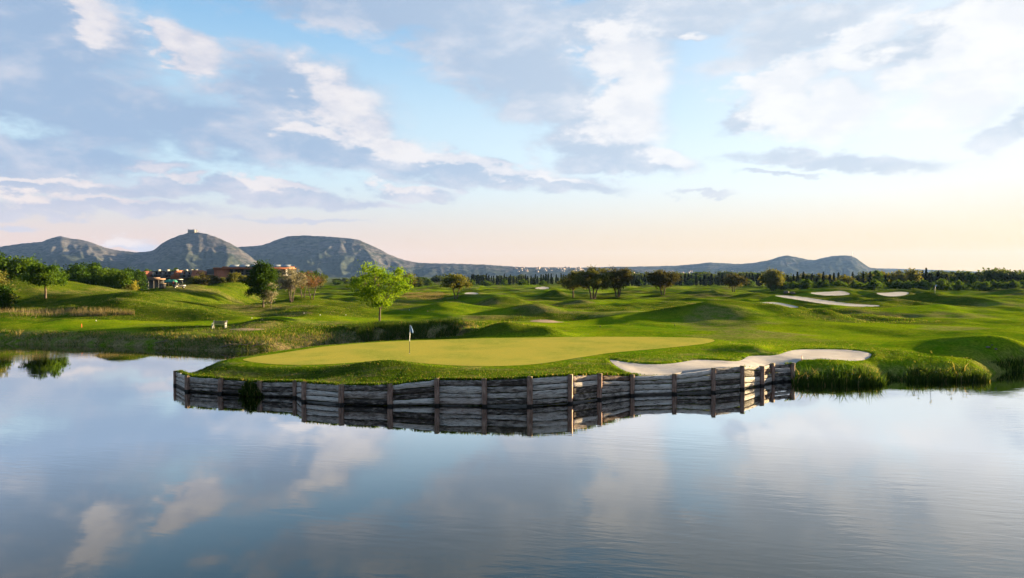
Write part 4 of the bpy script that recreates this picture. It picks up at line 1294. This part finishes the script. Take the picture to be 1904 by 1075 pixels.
for i, ((u, d, vt, w, mt), lab) in enumerate(zip(LEFT, LEFT_LAB)):
    plant('broadleaf_tree', u, d, 535, vt, w, mt, lab, group='trees of the left row', seed=30 + i, clusters=48, leaves=105, leaf=0.28, cl_r=0.72, trunk_r=0.22, fill=0.3, trunk_h=1.0)
plant('pine_tree', 243, 230, 530, 497, 24, L_DARK, 'dark pine left of the hotel terraces', seed=41, clusters=50, leaves=60, leaf=0.32, cl_r=0.7, shape='cone', trunk_h=1.5, fill=0.3)
plant('pine_tree', 261, 225, 530, 505, 20, L_DARK, 'smaller dark pine touching the hotel terraces', seed=42, clusters=40, leaves=60, leaf=0.30, cl_r=0.6, trunk_h=1.2, fill=0.3)
plant('shrub', 250, 180, 536, 519, 12, L_YELL, 'yellow shrub on the hill crest below the pines', 'shrub', seed=43, clusters=20, leaves=50, leaf=0.2, cl_r=0.35, shape='cone', trunk_h=0.2, trunk_r=0.05)
plant('shrub', 238, 181, 536, 525, 14, L_OLIVE, 'olive shrub on the hill crest left of the yellow shrub', 'shrub', seed=44, clusters=18, leaves=50, leaf=0.2, cl_r=0.35, trunk_h=0.2, trunk_r=0.05)
# --- small trees in front of the hotel
for i, (u, d, vt, w, mt, lab) in enumerate([(361, 262, 512, 22, L_OLIVE, 'leftmost small tree before the hotel, olive'), (377, 258, 507, 26, L_BROWN, 'brownish small tree before the sloping brick wall of the hotel'), (399, 256, 511, 24, L_BROWN, 'brown small tree before the big brick wall of the hotel'),
        (417, 268, 515, 20, L_OLIVE, 'smallest olive tree before the hotel, between two brown ones'), (434, 258, 507, 28, L_OLIVE, 'rounded olive tree before the hotel balconies'), (458, 254, 511, 24, L_OLIVE, 'olive tree before the hotel, next to the tall evergreen')]):
    plant('garden_tree', u, d, 534, vt, w, mt, lab, group='garden trees before the hotel', seed=50 + i, clusters=45, leaves=60, leaf=0.28, cl_r=0.6, trunk_h=1.6, trunk_r=0.14, fill=0.3)

# --- the belt of trees across the plain: shared shapes, one object per tree
def proto(seed, h, w, mt, **kw):
    wood, V, T = tree_meshes(seed, h, w, **kw)
    t = wood.build('trunk', M_BARK, None, True)
    me = t.data; bpy.data.objects.remove(t)
    return me, crown_mesh(V, T, mt)
PR = [proto(101, 10, 8, L_FAR, trunk_h=1.2, clusters=46, leaves=26, leaf=0.55, cl_r=0.85, fill=0.3), proto(102, 10, 6.5, L_FAR, trunk_h=1.4, clusters=42, leaves=26, leaf=0.55, cl_r=0.75, fill=0.3),
      proto(103, 10, 8, L_OLIVE, trunk_h=1.2, clusters=46, leaves=26, leaf=0.55, cl_r=0.85, fill=0.3), proto(104, 10, 5, L_MID, trunk_h=1.6, clusters=34, leaves=24, leaf=0.5, cl_r=0.6, fill=0.3),
      proto(105, 10, 7.5, L_BROWN, trunk_h=1.2, clusters=42, leaves=26, leaf=0.55, cl_r=0.8, fill=0.3), proto(106, 10, 2.6, L_FAR, trunk_h=0.8, clusters=30, leaves=22, leaf=0.5, cl_r=0.5, fill=0.2),
      proto(107, 10, 12, L_MID, trunk_h=0.6, clusters=46, leaves=28, leaf=0.7, cl_r=1.1, fill=0.3)]
def belt_tree(kind, u, d, vt, w, label, group, name='belt_tree', cat='tree', rz=0.0):
    p = stand(u, d)
    h = CAM_H - (vt - HV) / F * d - p.z
    wb = {0: 8, 1: 6.5, 2: 8, 3: 5, 4: 7.5, 5: 2.6, 6: 12}[kind]
    o = thing(name, p, label, cat, group, rz)
    sw = (w / F * d) / wb
    o.scale = (sw, sw, h / 10)
    link('trunk', PR[kind][0], None, o); link('crown', PR[kind][1], None, o)
    return o
def cyp_mesh(seed):
    r = np.random.default_rng(seed)
    k = 420
    t = r.random(k) ** 0.85
    rad = 0.95 * np.sin(np.clip(t * 0.93 + 0.07, 0, 1) ** 0.62 * math.pi) ** 0.8 * (0.75 + 0.35 * r.random(k))
    a = r.uniform(0, 2 * math.pi, k)
    C = np.stack([rad * np.cos(a), rad * np.sin(a), 0.3 + t * 9.6], 1)
    V = leaf_cards(C, 0.55, r, 0.0)
    return crown_mesh(V, np.repeat(np.clip(r.normal(0.5, 0.25, k), 0, 1), 4), L_CYP, 'cypress')
CY = [cyp_mesh(201), cyp_mesh(202), cyp_mesh(203)]
def cypress(u, d, vt, w, label, group):
    p = stand(u, d)
    h = CAM_H - (vt - HV) / F * d - p.z
    o = link('cypress_tree', CY[int(u * 7) % 3])
    o.location = p; o.rotation_euler = (0, 0, u)
    sw = (w / F * d) / 2.0
    o.scale = (sw, sw, h / 10)
    return tag(o, label, 'cypress', group)
r = np.random.default_rng(91)
# long cypress row
for u in np.arange(872, 1062, 4.6):
    u += r.uniform(-1.5, 1.5)
    cypress(u, r.uniform(560, 600), r.uniform(508, 516), r.uniform(3.2, 5.0), 'dark cypress of the long row left of the central oaks', 'cypresses left of the central oaks')
for u in np.arange(1168, 1440, 5.2):
    u += r.uniform(-2.5, 2.5)
    cypress(u, r.uniform(470, 540), r.uniform(507, 517), r.uniform(4, 7), 'dark cypress of the row right of the central oaks', 'cypresses right of the central oaks')
for u in list(np.arange(1455, 1745, 9.5)) + [1712, 1719, 1724, 1731, 1750, 1760, 1770]:
    u += r.uniform(-3, 3)
    cypress(u, r.uniform(370, 420), r.uniform(504, 516), r.uniform(5, 7.5), 'dark cypress among the broad trees of the right belt', 'cypresses of the right belt')
for u, vt in ((1722, 499), (1715, 503), (1745, 504), (1770, 506)):
    cypress(u, 380, vt, 6.5, 'tall dark cypress spire rising above the right belt', 'cypress spires of the right belt')
# poplars and round crowns behind the rows
for u in (884, 889, 894, 899):
    belt_tree(5, u, 640, 506 + r.uniform(0, 2), 4.5, 'slim poplar in the cluster of poplars right of the lone oak', 'poplars right of the lone oak')
for i in range(34):
    u = r.uniform(590, 1060)
    belt_tree(int(r.choice([0, 1, 3, 4], p=[.4, .3, .15, .15])), u, r.uniform(600, 760), r.uniform(510, 518), r.uniform(14, 26), 'hazy round tree behind the cypress row on the left half of the plain', 'trees behind the left cypress row', rz=u)
for i in range(16):
    u = r.uniform(590, 860)
    belt_tree(int(r.choice([0, 1, 2])), u, r.uniform(330, 480), r.uniform(508, 516), r.uniform(16, 30), 'dark tree at the edge of the plain between the hotel and the lone oak', 'trees right of the hotel', rz=u)
for i in range(30):
    u = 1165 + i * 9.5 + r.uniform(-4, 4)
    belt_tree(int(r.choice([0, 1, 3])), u, r.uniform(640, 800), r.uniform(503, 511), r.uniform(20, 34), 'hazy round tree behind the right cypress row', 'trees behind the right cypress row', rz=u)
for i in range(46):
    u = 1450 + i * 10.6 + r.uniform(-5, 5)
    top = np.interp(u, [1450, 1560, 1620, 1700, 1780, 1904], [513, 512, 509, 508, 507, 504])
    belt_tree(int(r.choice([0, 1, 2, 3], p=[.3, .25, .25, .2])), u, r.uniform(390, 470), top + r.uniform(-5, 5), r.uniform(20, 34), 'leafy tree in the mixed belt along the right horizon', 'leafy trees of the right belt', rz=u)
for u, vt, w, k, lab in ((1632, 499, 16, 3, 'slender tall tree in the right belt, right of the double peaked hill'), (1668, 503, 26, 2, 'wide yellowish tree in the right belt, right of the slender tall one'), (1698, 500, 30, 2, 'tall yellow green tree beside the cypress spires of the right belt'),
                         (1782, 504, 28, 0, 'rounded grey green tree right of the cypress spires'), (1802, 501, 20, 3, 'slender tree with bare stem left of the last large trees'), (1838, 499, 36, 0, 'large grey green tree near the right edge of the view'),
                         (1856, 497, 30, 1, 'tallest tree of the belt near the right edge of the view'), (1885, 503, 34, 0, 'large dark tree at the right edge of the view'), (1915, 503, 34, 0, 'dark tree cut by the right edge of the view'), (1570, 512, 34, 2, 'low round yellowish tree behind the two far bunkers')):
    belt_tree(k, u, 345, vt, w, lab, 'leafy trees of the right belt', rz=u)
for i in range(40):
    u = 1440 + i * 12.2 + r.uniform(-5, 5)
    belt_tree(6, u, r.uniform(300, 340), r.uniform(520, 526), r.uniform(16, 30), 'dark green bush at the foot of the right tree belt', 'bushes at the foot of the right belt', 'belt_bush', 'bush', rz=u)
for i in range(24):
    u = 590 + i * 35 + r.uniform(-8, 8)
    belt_tree(6, u, r.uniform(480, 540), r.uniform(519, 523), r.uniform(12, 24), 'low dark bush under the distant tree rows', 'bushes under the distant rows', 'belt_bush', 'bush', rz=u)
# wooded ridge behind the hotel and the plain
for i in range(44):
    u = -60 + i * 15 + r.uniform(-6, 6)
    belt_tree(6, u, r.uniform(430, 520), r.uniform(501, 506), r.uniform(22, 36), 'dark tree of the wood behind the hotel roofs', 'wood behind the hotel', rz=u)

# ================================================================ air
m, n, out = mat('haze')
v_ = n.n('ShaderNodeVolumePrincipled')
v_.inputs['Color'].default_value = (0.26, 0.46, 1.0, 1)
v_.inputs['Density'].default_value = 1.9e-5
v_.inputs['Anisotropy'].default_value = 0.1
n.t.links.new(v_.outputs[0], out.inputs['Volume'])
hz_ = MB().box((0, 5200, 197), (24000, 13200, 466)).build('haze', m)
tag(hz_, 'thin evening haze over the plain', 'haze', kind='stuff')

# ================================================================ hotel on the left
m, n, out = mat('hotel_brick'); m_br = m
g = n.n('ShaderNodeTexCoord').outputs['Object']
bk = n.n('ShaderNodeTexBrick'); n.put(bk.inputs['Vector'], n.vm('MULTIPLY', n.comb(n.xyz(g)[0], n.xyz(g)[2], 0.0), (2.2, 2.2, 1)))
bk.inputs['Color1'].default_value = (0.30, 0.10, 0.055, 1); bk.inputs['Color2'].default_value = (0.24, 0.085, 0.05, 1); bk.inputs['Mortar'].default_value = (0.20, 0.10, 0.07, 1)
f = n.noise(g, 0.7, 5, 0.6).outputs['Fac']
principled(n, out, n.vm('SCALE', bk.outputs[0], scale=n.ss(f, 0.3, 0.7, 0.8, 1.2)), 0.9, None, 0.1)
m_wh = simple('hotel_render', (0.14, 0.132, 0.128), 0.8, 0.12, 0.5)
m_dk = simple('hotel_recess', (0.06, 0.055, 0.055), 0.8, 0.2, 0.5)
m_gl, n, out = mat('window_glass')
principled(n, out, (0.02, 0.03, 0.04), 0.08, None, 0.6)
m_fr = simple('window_frame', (0.12, 0.10, 0.09), 0.6, 0.1)
m_pv = simple('solar_panel', (0.14, 0.15, 0.17), 0.45, 0.1, 1.0, 0.0, 0.6)
HD = 330.0
hxx = lambda u: (u - CU) / F * HD
hzz = lambda v: CAM_H - (v - HV) / F * HD
X0 = hxx(400)
hotel = thing('hotel', (X0, HD, 1.2), 'long red brick hotel with balconies and stepped terraces below the castle hill', 'building')
def hb(name, u0, u1, v0, v1, y0, y1, mt, parent=hotel):
    """box between columns, rows and depths behind the facade"""
    x0, x1, z1, z0 = hxx(u0) - X0, hxx(u1) - X0, hzz(v0) - 1.2, hzz(v1) - 1.2
    return MB().box(((x0 + x1) / 2, (y0 + y1) / 2, (z0 + z1) / 2), (x1 - x0, y1 - y0, z1 - z0)).build(name, mt, parent)
hb('brick_wall', 398, 423, 500.5, 541, 0.0, 14, m_br)
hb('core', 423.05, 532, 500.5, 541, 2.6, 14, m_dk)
hb('roof_edge', 397, 533, 497.5, 500.45, -0.6, 15, m_br)
hb('upper_roof', 408, 533, 495.6, 497.45, 3, 12, m_br)
hb('balcony_slab', 423.1, 532, 511.2, 512.8, -0.2, 2.55, m_wh)
hb('balcony_slab', 423.1, 532, 522.6, 524.0, -0.2, 2.55, m_wh)
for k in range(11):
    u = 425.5 + k * 9.7
    for (v0, v1) in ((502.6, 510.8), (514.2, 522.2)):
        w = hb('window', u, u + 7.2, v0, v1, 2.35, 2.58, m_fr)
        hb('pane', u + 0.5, u + 3.4, v0 + 0.5, v1 - 0.4, 2.28, 2.34, m_gl, w)
        hb('pane', u + 3.8, u + 6.7, v0 + 0.5, v1 - 0.4, 2.28, 2.34, m_gl, w)
    if k % 2 == 0:
        hb('balcony_divider', u + 8.0, u + 8.8, 500.6, 511.1, 0.0, 2.5, m_wh)
for v0, v1 in ((507.2, 511.0), (518.8, 522.5)):
    hb('balcony_rail', 423.2, 532, v0, v0 + 0.5, -0.15, -0.05, m_fr)
for k in range(6):
    u = 421 + k * 19.5
    x0, x1 = hxx(u) - X0, hxx(u + 17.5) - X0; z = hzz(497.4) - 1.2
    MB().box(((x0 + x1) / 2, 3.5, z + 0.75), (x1 - x0, 2.4, 0.08), 0, R(28)).build('solar_panel', m_pv, hotel)
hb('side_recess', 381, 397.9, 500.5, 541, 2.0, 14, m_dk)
hb('side_slab', 381, 397.9, 509.8, 511.2, 0.2, 1.95, m_wh)
# stepped terraces
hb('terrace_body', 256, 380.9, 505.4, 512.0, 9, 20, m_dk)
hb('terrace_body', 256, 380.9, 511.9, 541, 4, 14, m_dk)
hb('terrace_slab', 262, 358, 503.6, 505.0, 7.5, 20, m_wh)
hb('terrace_slab', 262, 358, 510.2, 511.6, 2.6, 8.9, m_wh)
hb('terrace_slab', 272, 356, 515.2, 516.6, 0.5, 3.9, m_wh)
for u in (281, 298, 315, 333, 343, 352):
    hb('fin_wall', u - 0.9, u + 0.9, 500.8, 510.1, 6.5, 8.8, m_wh)
    hb('fin_wall', u - 0.7, u + 0.7, 506.5, 515.1, 1.5, 3.9, m_wh)
for k in range(9):
    u = 283.5 + k * 8.4
    w = hb('window', u, u + 5.6, 505.8, 509.9, 8.8, 8.98, m_fr); hb('pane', u + .5, u + 5.1, 506.2, 509.6, 8.72, 8.79, m_gl, w)
    w = hb('window', u, u + 5.6, 512.2, 515.0, 3.8, 3.98, m_fr); hb('pane', u + .5, u + 5.1, 512.5, 514.8, 3.72, 3.79, m_gl, w)
def slant(pts, y0, y1):
    return MB().prism([(hxx(u) - X0, hzz(v) - 1.2) for u, v in pts], y0, y1).build('sloping_wall', m_br, hotel)
slant([(262, 519), (274, 519), (274, 508), (267, 504), (262, 504.5)], 0.0, 7.4)
slant([(318, 519), (331.5, 519), (331.5, 503), (327, 503), (323, 510), (318, 513.5)], -0.5, 6.4)
slant([(357, 541), (381, 541), (381, 506), (359, 502), (357, 512)], -0.8, 8.9)

# pavilion, hedge, parasol
PD = 262.0
p = at(286, PD); zg = H(p.x, PD)
pv_ = thing('pavilion', (p.x, PD, zg), 'low open pavilion with a flat brown roof before the hotel terraces', 'pavilion')
pz = lambda v: CAM_H - (v - HV) / F * PD - zg
m_rf = simple('pavilion_roof', (0.13, 0.08, 0.055), 0.8, 0.15)
MB().box((0, 0, pz(519)), (6.4, 5, 0.5)).box((-0.8, 0.5, pz(516.8)), (4.2, 3.4, 0.35)).build('roof', m_rf, pv_)
for sx in (-2.8, -1, 1, 2.8):
    MB().box((sx, -2.1, pz(519) / 2 - 0.12), (0.22, 0.22, pz(519) - 0.26)).build('column', m_dk, pv_)
MB().box((0, 1.5, pz(519) / 2 - 0.12), (6, 0.3, pz(519) - 0.26)).build('back_wall', m_dk, pv_)
r = np.random.default_rng(301)
k = 5200
x0, x1 = (299 - CU) / F * 270, (356 - CU) / F * 270
C = np.stack([r.uniform(x0, x1, k), 270 + r.uniform(-1, 1, k), r.uniform(0, 1, k) ** 0.7 * 4.0], 1)
C[:, 2] += np.array([H(a, 270.0) for a in (x0, x1)]).mean() - 0.3
hd = thing('hedge', ((x0 + x1) / 2, 270, 1.4), 'tall dark clipped hedge below the hotel terraces', 'hedge')
HV_ = leaf_cards(C, 0.24, r) - np.array(hd.location)
link('foliage', crown_mesh(HV_, np.repeat(r.random(k) * 0.7, 4), L_DARK, 'foliage'), None, hd)
stem = MB()
for j in range(6):
    stem.tube([((j - 2.5) * 1.9, 0, -0.6), ((j - 2.5) * 1.9 + 0.1, 0, 2.6)], [0.08, 0.04], 5)
so = stem.build('stems', M_BARK, hd); so['kind'] = 'stuff'
m_gr = simple('green_canvas', (0.03, 0.17, 0.11), 0.7, 0.15)
m_wood = simple('brown_wood', (0.10, 0.06, 0.035), 0.7, 0.25)
for u, lab in ((313.5, 'left green dome shaped parasol before the hotel hedge'), (322.5, 'right green dome shaped parasol before the hotel hedge')):
    d = 240.0
    x = (u - CU) / F * d; zg = H(x, d); zt = CAM_H - (519.5 - HV) / F * d - zg
    ps = thing('parasol', (x, d, zg), lab, 'parasol', 'green parasols before the hotel')
    MB().tube([(0, 0, -0.2), (0, 0, zt)], 0.05, 6).build('pole', m_wood, ps)
    c = MB()
    rings = [(0.06, zt), (0.6, zt - 0.12), (1.1, zt - 0.45), (1.5, zt - 0.95)]
    nn = 8
    V = [(rad * math.cos(j * 2 * math.pi / nn), rad * math.sin(j * 2 * math.pi / nn), z) for rad, z in rings for j in range(nn)]
    c.raw(V, [(i * nn + j, (i + 1) * nn + j, (i + 1) * nn + (j + 1) % nn, i * nn + (j + 1) % nn) for i in range(3) for j in range(nn)])
    c.build('canopy', m_gr, ps)

# golf cart and dark box on the crest of the hill
m_tire = simple('tyre_rubber', (0.02, 0.02, 0.02), 0.8, 0.1); m_body = simple('cart_body', (0.05, 0.05, 0.055), 0.4, 0.1); m_roof = simple('cart_roof', (0.55, 0.50, 0.42), 0.5, 0.1)
m_seat = simple('cart_seat', (0.30, 0.24, 0.18), 0.7, 0.1); m_red = simple('red_bag', (0.35, 0.03, 0.02), 0.6, 0.1); m_white = simple('white_paint', (0.50, 0.48, 0.45), 0.5, 0.08)
pg = ground(333, 537.0)
gc = thing('golf_cart', pg, 'golf cart with a cream roof parked on the left hill crest', 'golf cart', rz=0.5)
b = MB().prism([(-1.15, 0.35), (1.15, 0.35), (1.2, 0.75), (0.75, 0.85), (0.6, 0.45), (-0.3, 0.45), (-0.35, 0.75), (-1.15, 0.85)], -0.55, 0.55); b.build('body', m_body, gc)
MB().box((-0.1, 0, 1.80), (1.6, 1.15, 0.07)).box((-0.1, 0, 1.84), (1.3, 0.9, 0.05)).build('roof', m_roof, gc)
for sx in (-0.8, 0.62):
    for sy in (-0.5, 0.5):
        MB().tube([(sx, sy, 0.7), (sx * 0.92, sy, 1.78)], 0.025, 6).build('roof_strut', m_body, gc)
MB().box((-0.25, 0, 0.85), (0.5, 1.0, 0.12)).box((-0.5, 0, 1.12), (0.1, 1.0, 0.45)).build('seat', m_seat, gc)
for sx in (-0.75, 0.8):
    for sy in (-0.52, 0.52):
        w = MB().tube([(sx, sy - 0.09, 0.23), (sx, sy + 0.09, 0.23)], 0.23, 12).build('wheel', m_tire, gc)
        MB().tube([(sx, sy - 0.10, 0.23), (sx, sy + 0.10, 0.23)], 0.11, 8).build('rim', m_white, w)
MB().tube([(-0.98, 0.2, 0.6), (-1.05, 0.2, 1.35)], [0.13, 0.11], 8).build('golf_bag', m_red, gc)
MB().tube([(0.45, 0.25, 0.8), (0.25, 0.25, 1.05)], 0.02, 5).build('steering_column', m_body, gc)
pg = ground(302, 537.0)
bx = thing('wooden_bin', pg, 'dark wooden bin with a tan lid on the left hill crest', 'bin')
s_ = pg.y / F
m_tan = simple('tan_lid', (0.30, 0.19, 0.11), 0.8, 0.2)
MB().box((0, 0, 0.42), (8.6 * s_, 0.8, 0.86)).build('cabinet', m_dk, bx)
MB().box((0, 0, 0.92), (9.6 * s_, 1.0, 0.12)).build('lid', m_tan, bx)
MB().box((0.05, -0.41, 0.35), (0.3, 0.03, 0.4)).build('door', m_fr, bx)

# ================================================================ flagstick on the green
fx, fy = on_plane(761, 658, green_z)
fl = thing('flagstick', (fx, fy, green_z(fx, fy)), 'golf flagstick with a small drooping blue flag on the putting green', 'flagstick')
m_pole, n, out = mat('flag_pole')
zz_ = n.xyz(n.n('ShaderNodeTexCoord').outputs['Object'])[2]
principled(n, out, n.mix(n.ss(zz_, 0.95, 1.0), (0.06, 0.07, 0.05), (0.72, 0.70, 0.62)), 0.4, None, 0.4)
m_flag = simple('flag_cloth', (0.06, 0.12, 0.26), 0.8, 0.15, 6.0)
MB().tube([(0, 0, -0.1), (0.02, 0, 1.1), (0.06, 0, 2.24)], [0.022, 0.020, 0.016], 8).build('pole', m_pole, fl)
V, Fc = [], []
nx, nz = 6, 10
for j in range(nz + 1):
    t = j / nz
    for i in range(nx + 1):
        s = i / nx
        wv_ = 0.26 * s * min(1.0, 0.25 + 1.1 * t)
        V.append((0.065 + wv_ * 0.85, 0.05 * math.sin(s * 6 + t * 2) * s, 2.22 - 0.52 * t - 0.10 * s * t))
for j in range(nz):
    for i in range(nx):
        a = j * (nx + 1) + i
        Fc.append((a, a + 1, a + nx + 2, a + nx + 1))
fo = obj('flag', V, np.array(Fc), m_flag, fl, True)
sm = fo.modifiers.new('thickness', 'SOLIDIFY'); sm.thickness = 0.004
MB().tube([(0, 0, 0.004), (0, 0, 0.030)], 0.054, 12).build('cup', m_white, fl)
# far flag on the right
p = ground(1739, 546)
ff = thing('flagstick', p, 'tiny distant flagstick with a blue flag below the right tree belt', 'flagstick')
MB().tube([(0, 0, -0.1), (0, 0, 2.2)], 0.03, 6).build('pole', m_white, ff)
MB().box((0.22, 0, 1.95), (0.42, 0.012, 0.42)).build('flag', m_flag, ff)

# ================================================================ bench
pb = ground(407.5, 611.5)
bn = thing('bench', pb, 'park bench with dark slats and white end frames on the far bank', 'bench', rz=0.03)
m_slat = simple('bench_slat', (0.07, 0.055, 0.05), 0.7, 0.25, 4.0)
for sy, z in ((-0.20, 0.45), (-0.06, 0.45), (0.08, 0.45)):
    MB().box((0, sy, z), (1.62, 0.11, 0.04)).build('slat', m_slat, bn)
for z, y in ((0.58, 0.20), (0.71, 0.235), (0.84, 0.27)):
    MB().box((0, y, z), (1.62, 0.03, 0.105), 0, R(-15)).build('slat', m_slat, bn)
for sx in (-0.74, 0.74):
    e = MB()
    e.tube([(sx, -0.26, -0.05), (sx, -0.22, 0.20), (sx, -0.27, 0.42), (sx, -0.10, 0.41), (sx, 0.14, 0.41), (sx, 0.20, 0.55), (sx, 0.31, 0.92)], 0.036, 8)
    e.tube([(sx, 0.30, -0.05), (sx, 0.20, 0.18), (sx, 0.14, 0.41)], 0.036, 8)
    e.tube([(sx, -0.27, 0.42), (sx, -0.26, 0.64), (sx, 0.0, 0.66), (sx, 0.22, 0.62)], 0.03, 8)
    e.build('end_frame', m_white, bn)

# ================================================================ stakes and tee markers
m_or = simple('orange_paint', (0.60, 0.10, 0.02), 0.5, 0.1)
p = ground(151, 609.5)
st = thing('hazard_stake', p, 'small orange hazard stake on the edge of the left bank', 'stake')
MB().tube([(0, 0, -0.1), (0, 0, 0.42)], [0.035, 0.032], 6).build('shaft', m_or, st)
MB().tube([(0, 0, 0.42), (0, 0, 0.47)], [0.036, 0.012], 6).build('cap', m_or, st)
TM = [(178, 598.5, m_white, 'pale tee marker before the ridge of the left tee'), (468, 594, m_white, 'white tee marker at the right end of the left tee ridge'), (487, 597, m_tan, 'tan tee marker right of the left tee ridge'),
      (565, 584, m_white, 'pale tee marker left of the bright tree, leftmost of three'), (595, 588, m_white, 'pale tee marker left of the bright tree, middle of three'), (643, 587.5, m_white, 'pale tee marker left of the bright tree, rightmost of three'),
      (761, 578.5, m_white, 'pale tee marker just right of the bright tree'), (795, 580.5, m_tan, 'tan tee marker right of the bright tree'), (1116, 609, m_dk, 'dark marker post behind the green'), (1255, 606.5, m_dk, 'dark marker post at the foot of the big mound')]
for u, v, mt, lab in TM:
    p = ground(u, v)
    t = thing('tee_marker', p, lab, 'marker', 'markers on the course')
    MB().tube([(0, 0, -0.05), (0, 0, 0.10)], 0.03, 6).build('pin', m_dk, t)
    MB().tube([(0, 0, 0.08), (0, 0, 0.11), (0, 0, 0.17), (0, 0, 0.20)], [0.035, 0.06, 0.06, 0.03], 10).build('head', mt, t)

# bare earth paths
m_ea = simple('bare_earth', (0.26, 0.175, 0.115), 0.95, 0.2, 0.8, 0, 0.05)
def px_sheet(name, px, mt, label, step=0.6):
    P = [(lambda q: (q.x, q.y))(ground(u, v)) for u, v in px]
    o = sheet(name, smooth_poly(P, 3), step, mt, 0.03)
    return tag(o, label, kind='structure')
px_sheet('earth_path', [(985, 597), (1005, 594.5), (1030, 596.5), (1050, 599), (1028, 600.5), (1003, 599.5)], m_ea, 'bare earth patch behind the green mound')
px_sheet('earth_path', [(425, 613), (450, 611), (480, 611.5), (492, 613), (470, 615), (445, 615)], m_ea, 'bare earth patch right of the bench')

# ================================================================ stones, driftwood, a second stake
m_rk = simple('grey_stone', (0.10, 0.085, 0.07), 0.9, 0.3, 3.0, 0, 0.1)
def stone(u, v, size, label, seed, group):
    p = ground(u, v)
    r = np.random.default_rng(seed)
    bm = bmesh.new()
    bmesh.ops.create_icosphere(bm, subdivisions=2, radius=1.0)
    sx, sy, sz = size * r.uniform(0.8, 1.3), size * r.uniform(0.6, 1.0), size * r.uniform(0.45, 0.7)
    for vv in bm.verts:
        q = vv.co
        f = 1 + 0.28 * mnoise.noise(q * 1.4 + Vector((seed, 0, 0))) + 0.10 * mnoise.noise(q * 3.7)
        vv.co = Vector((q.x * sx * f, q.y * sy * f, q.z * sz * f + sz * 0.35))
    me = bpy.data.meshes.new('stone'); bm.to_mesh(me); bm.free()
    o = link('stone', me, m_rk); o.location = p; o.rotation_euler = (0, 0, r.uniform(0, 6))
    return tag(o, label, 'stone', group)
stone(1838, 648, 0.18, 'larger grey stone on the face of the mound at the right edge', 1, 'stones on the right mound')
stone(1853, 650.5, 0.14, 'small grey stone to the right on the mound at the right edge', 2, 'stones on the right mound')
stone(1846, 646, 0.10, 'smallest grey stone between two others on the right mound', 3, 'stones on the right mound')
stone(1462, 546, 0.9, 'left grey boulder on the rise behind the long sand strip', 4, 'boulders behind the sand strip')
stone(1474, 546.5, 0.8, 'right grey boulder on the rise behind the long sand strip', 5, 'boulders behind the sand strip')
m_dr = simple('driftwood', (0.13, 0.10, 0.08), 0.9, 0.3, 5.0, 0, 0.05)
for i, (u, v, L, a, lab) in enumerate([(425, 647, 1.5, 0.2, 'leftmost dead branch lying at the far waterline under the bench'), (452, 645, 2.0, -0.15, 'long dead branch at the far waterline right of the bench'),
                                       (480, 646, 1.3, 0.4, 'dead forked branch at the far waterline left of the channel'), (300, 641, 1.4, 0.1, 'dead branch at the far waterline below the left tee')]):
    p = ground(u, v); p.z = max(p.z, 0.05)
    r = np.random.default_rng(400 + i)
    w = thing('dead_branch', p, lab, 'branch', 'dead branches along the far shore', a)
    pts = [(-L / 2, 0, 0.05), (-L / 5, r.normal(0, .1), 0.16), (L / 6, r.normal(0, .1), 0.14 + r.uniform(0, .2)), (L / 2, 0, 0.25 + r.uniform(0, .3))]
    MB().tube(pts, [0.06, 0.05, 0.04, 0.015], 6).build('limb', m_dr, w)
    for k in range(3):
        q = np.array(pts[1 + k % 2]) + r.normal(0, 0.05, 3)
        MB().tube([q, q + np.array((r.uniform(-.2, .5), r.uniform(-.3, .1), r.uniform(.2, .5)))], [0.025, 0.008], 5).build('twig', m_dr, w)
p = ground(1492, 671)
st = thing('hazard_stake', p, 'small orange hazard stake behind the reeds at the right end of the bunker', 'stake')
MB().tube([(0, 0, -0.1), (0, 0, 0.30)], [0.03, 0.028], 6).build('shaft', m_or, st)
MB().tube([(0, 0, 0.30), (0, 0, 0.34)], [0.031, 0.010], 6).build('cap', m_or, st)
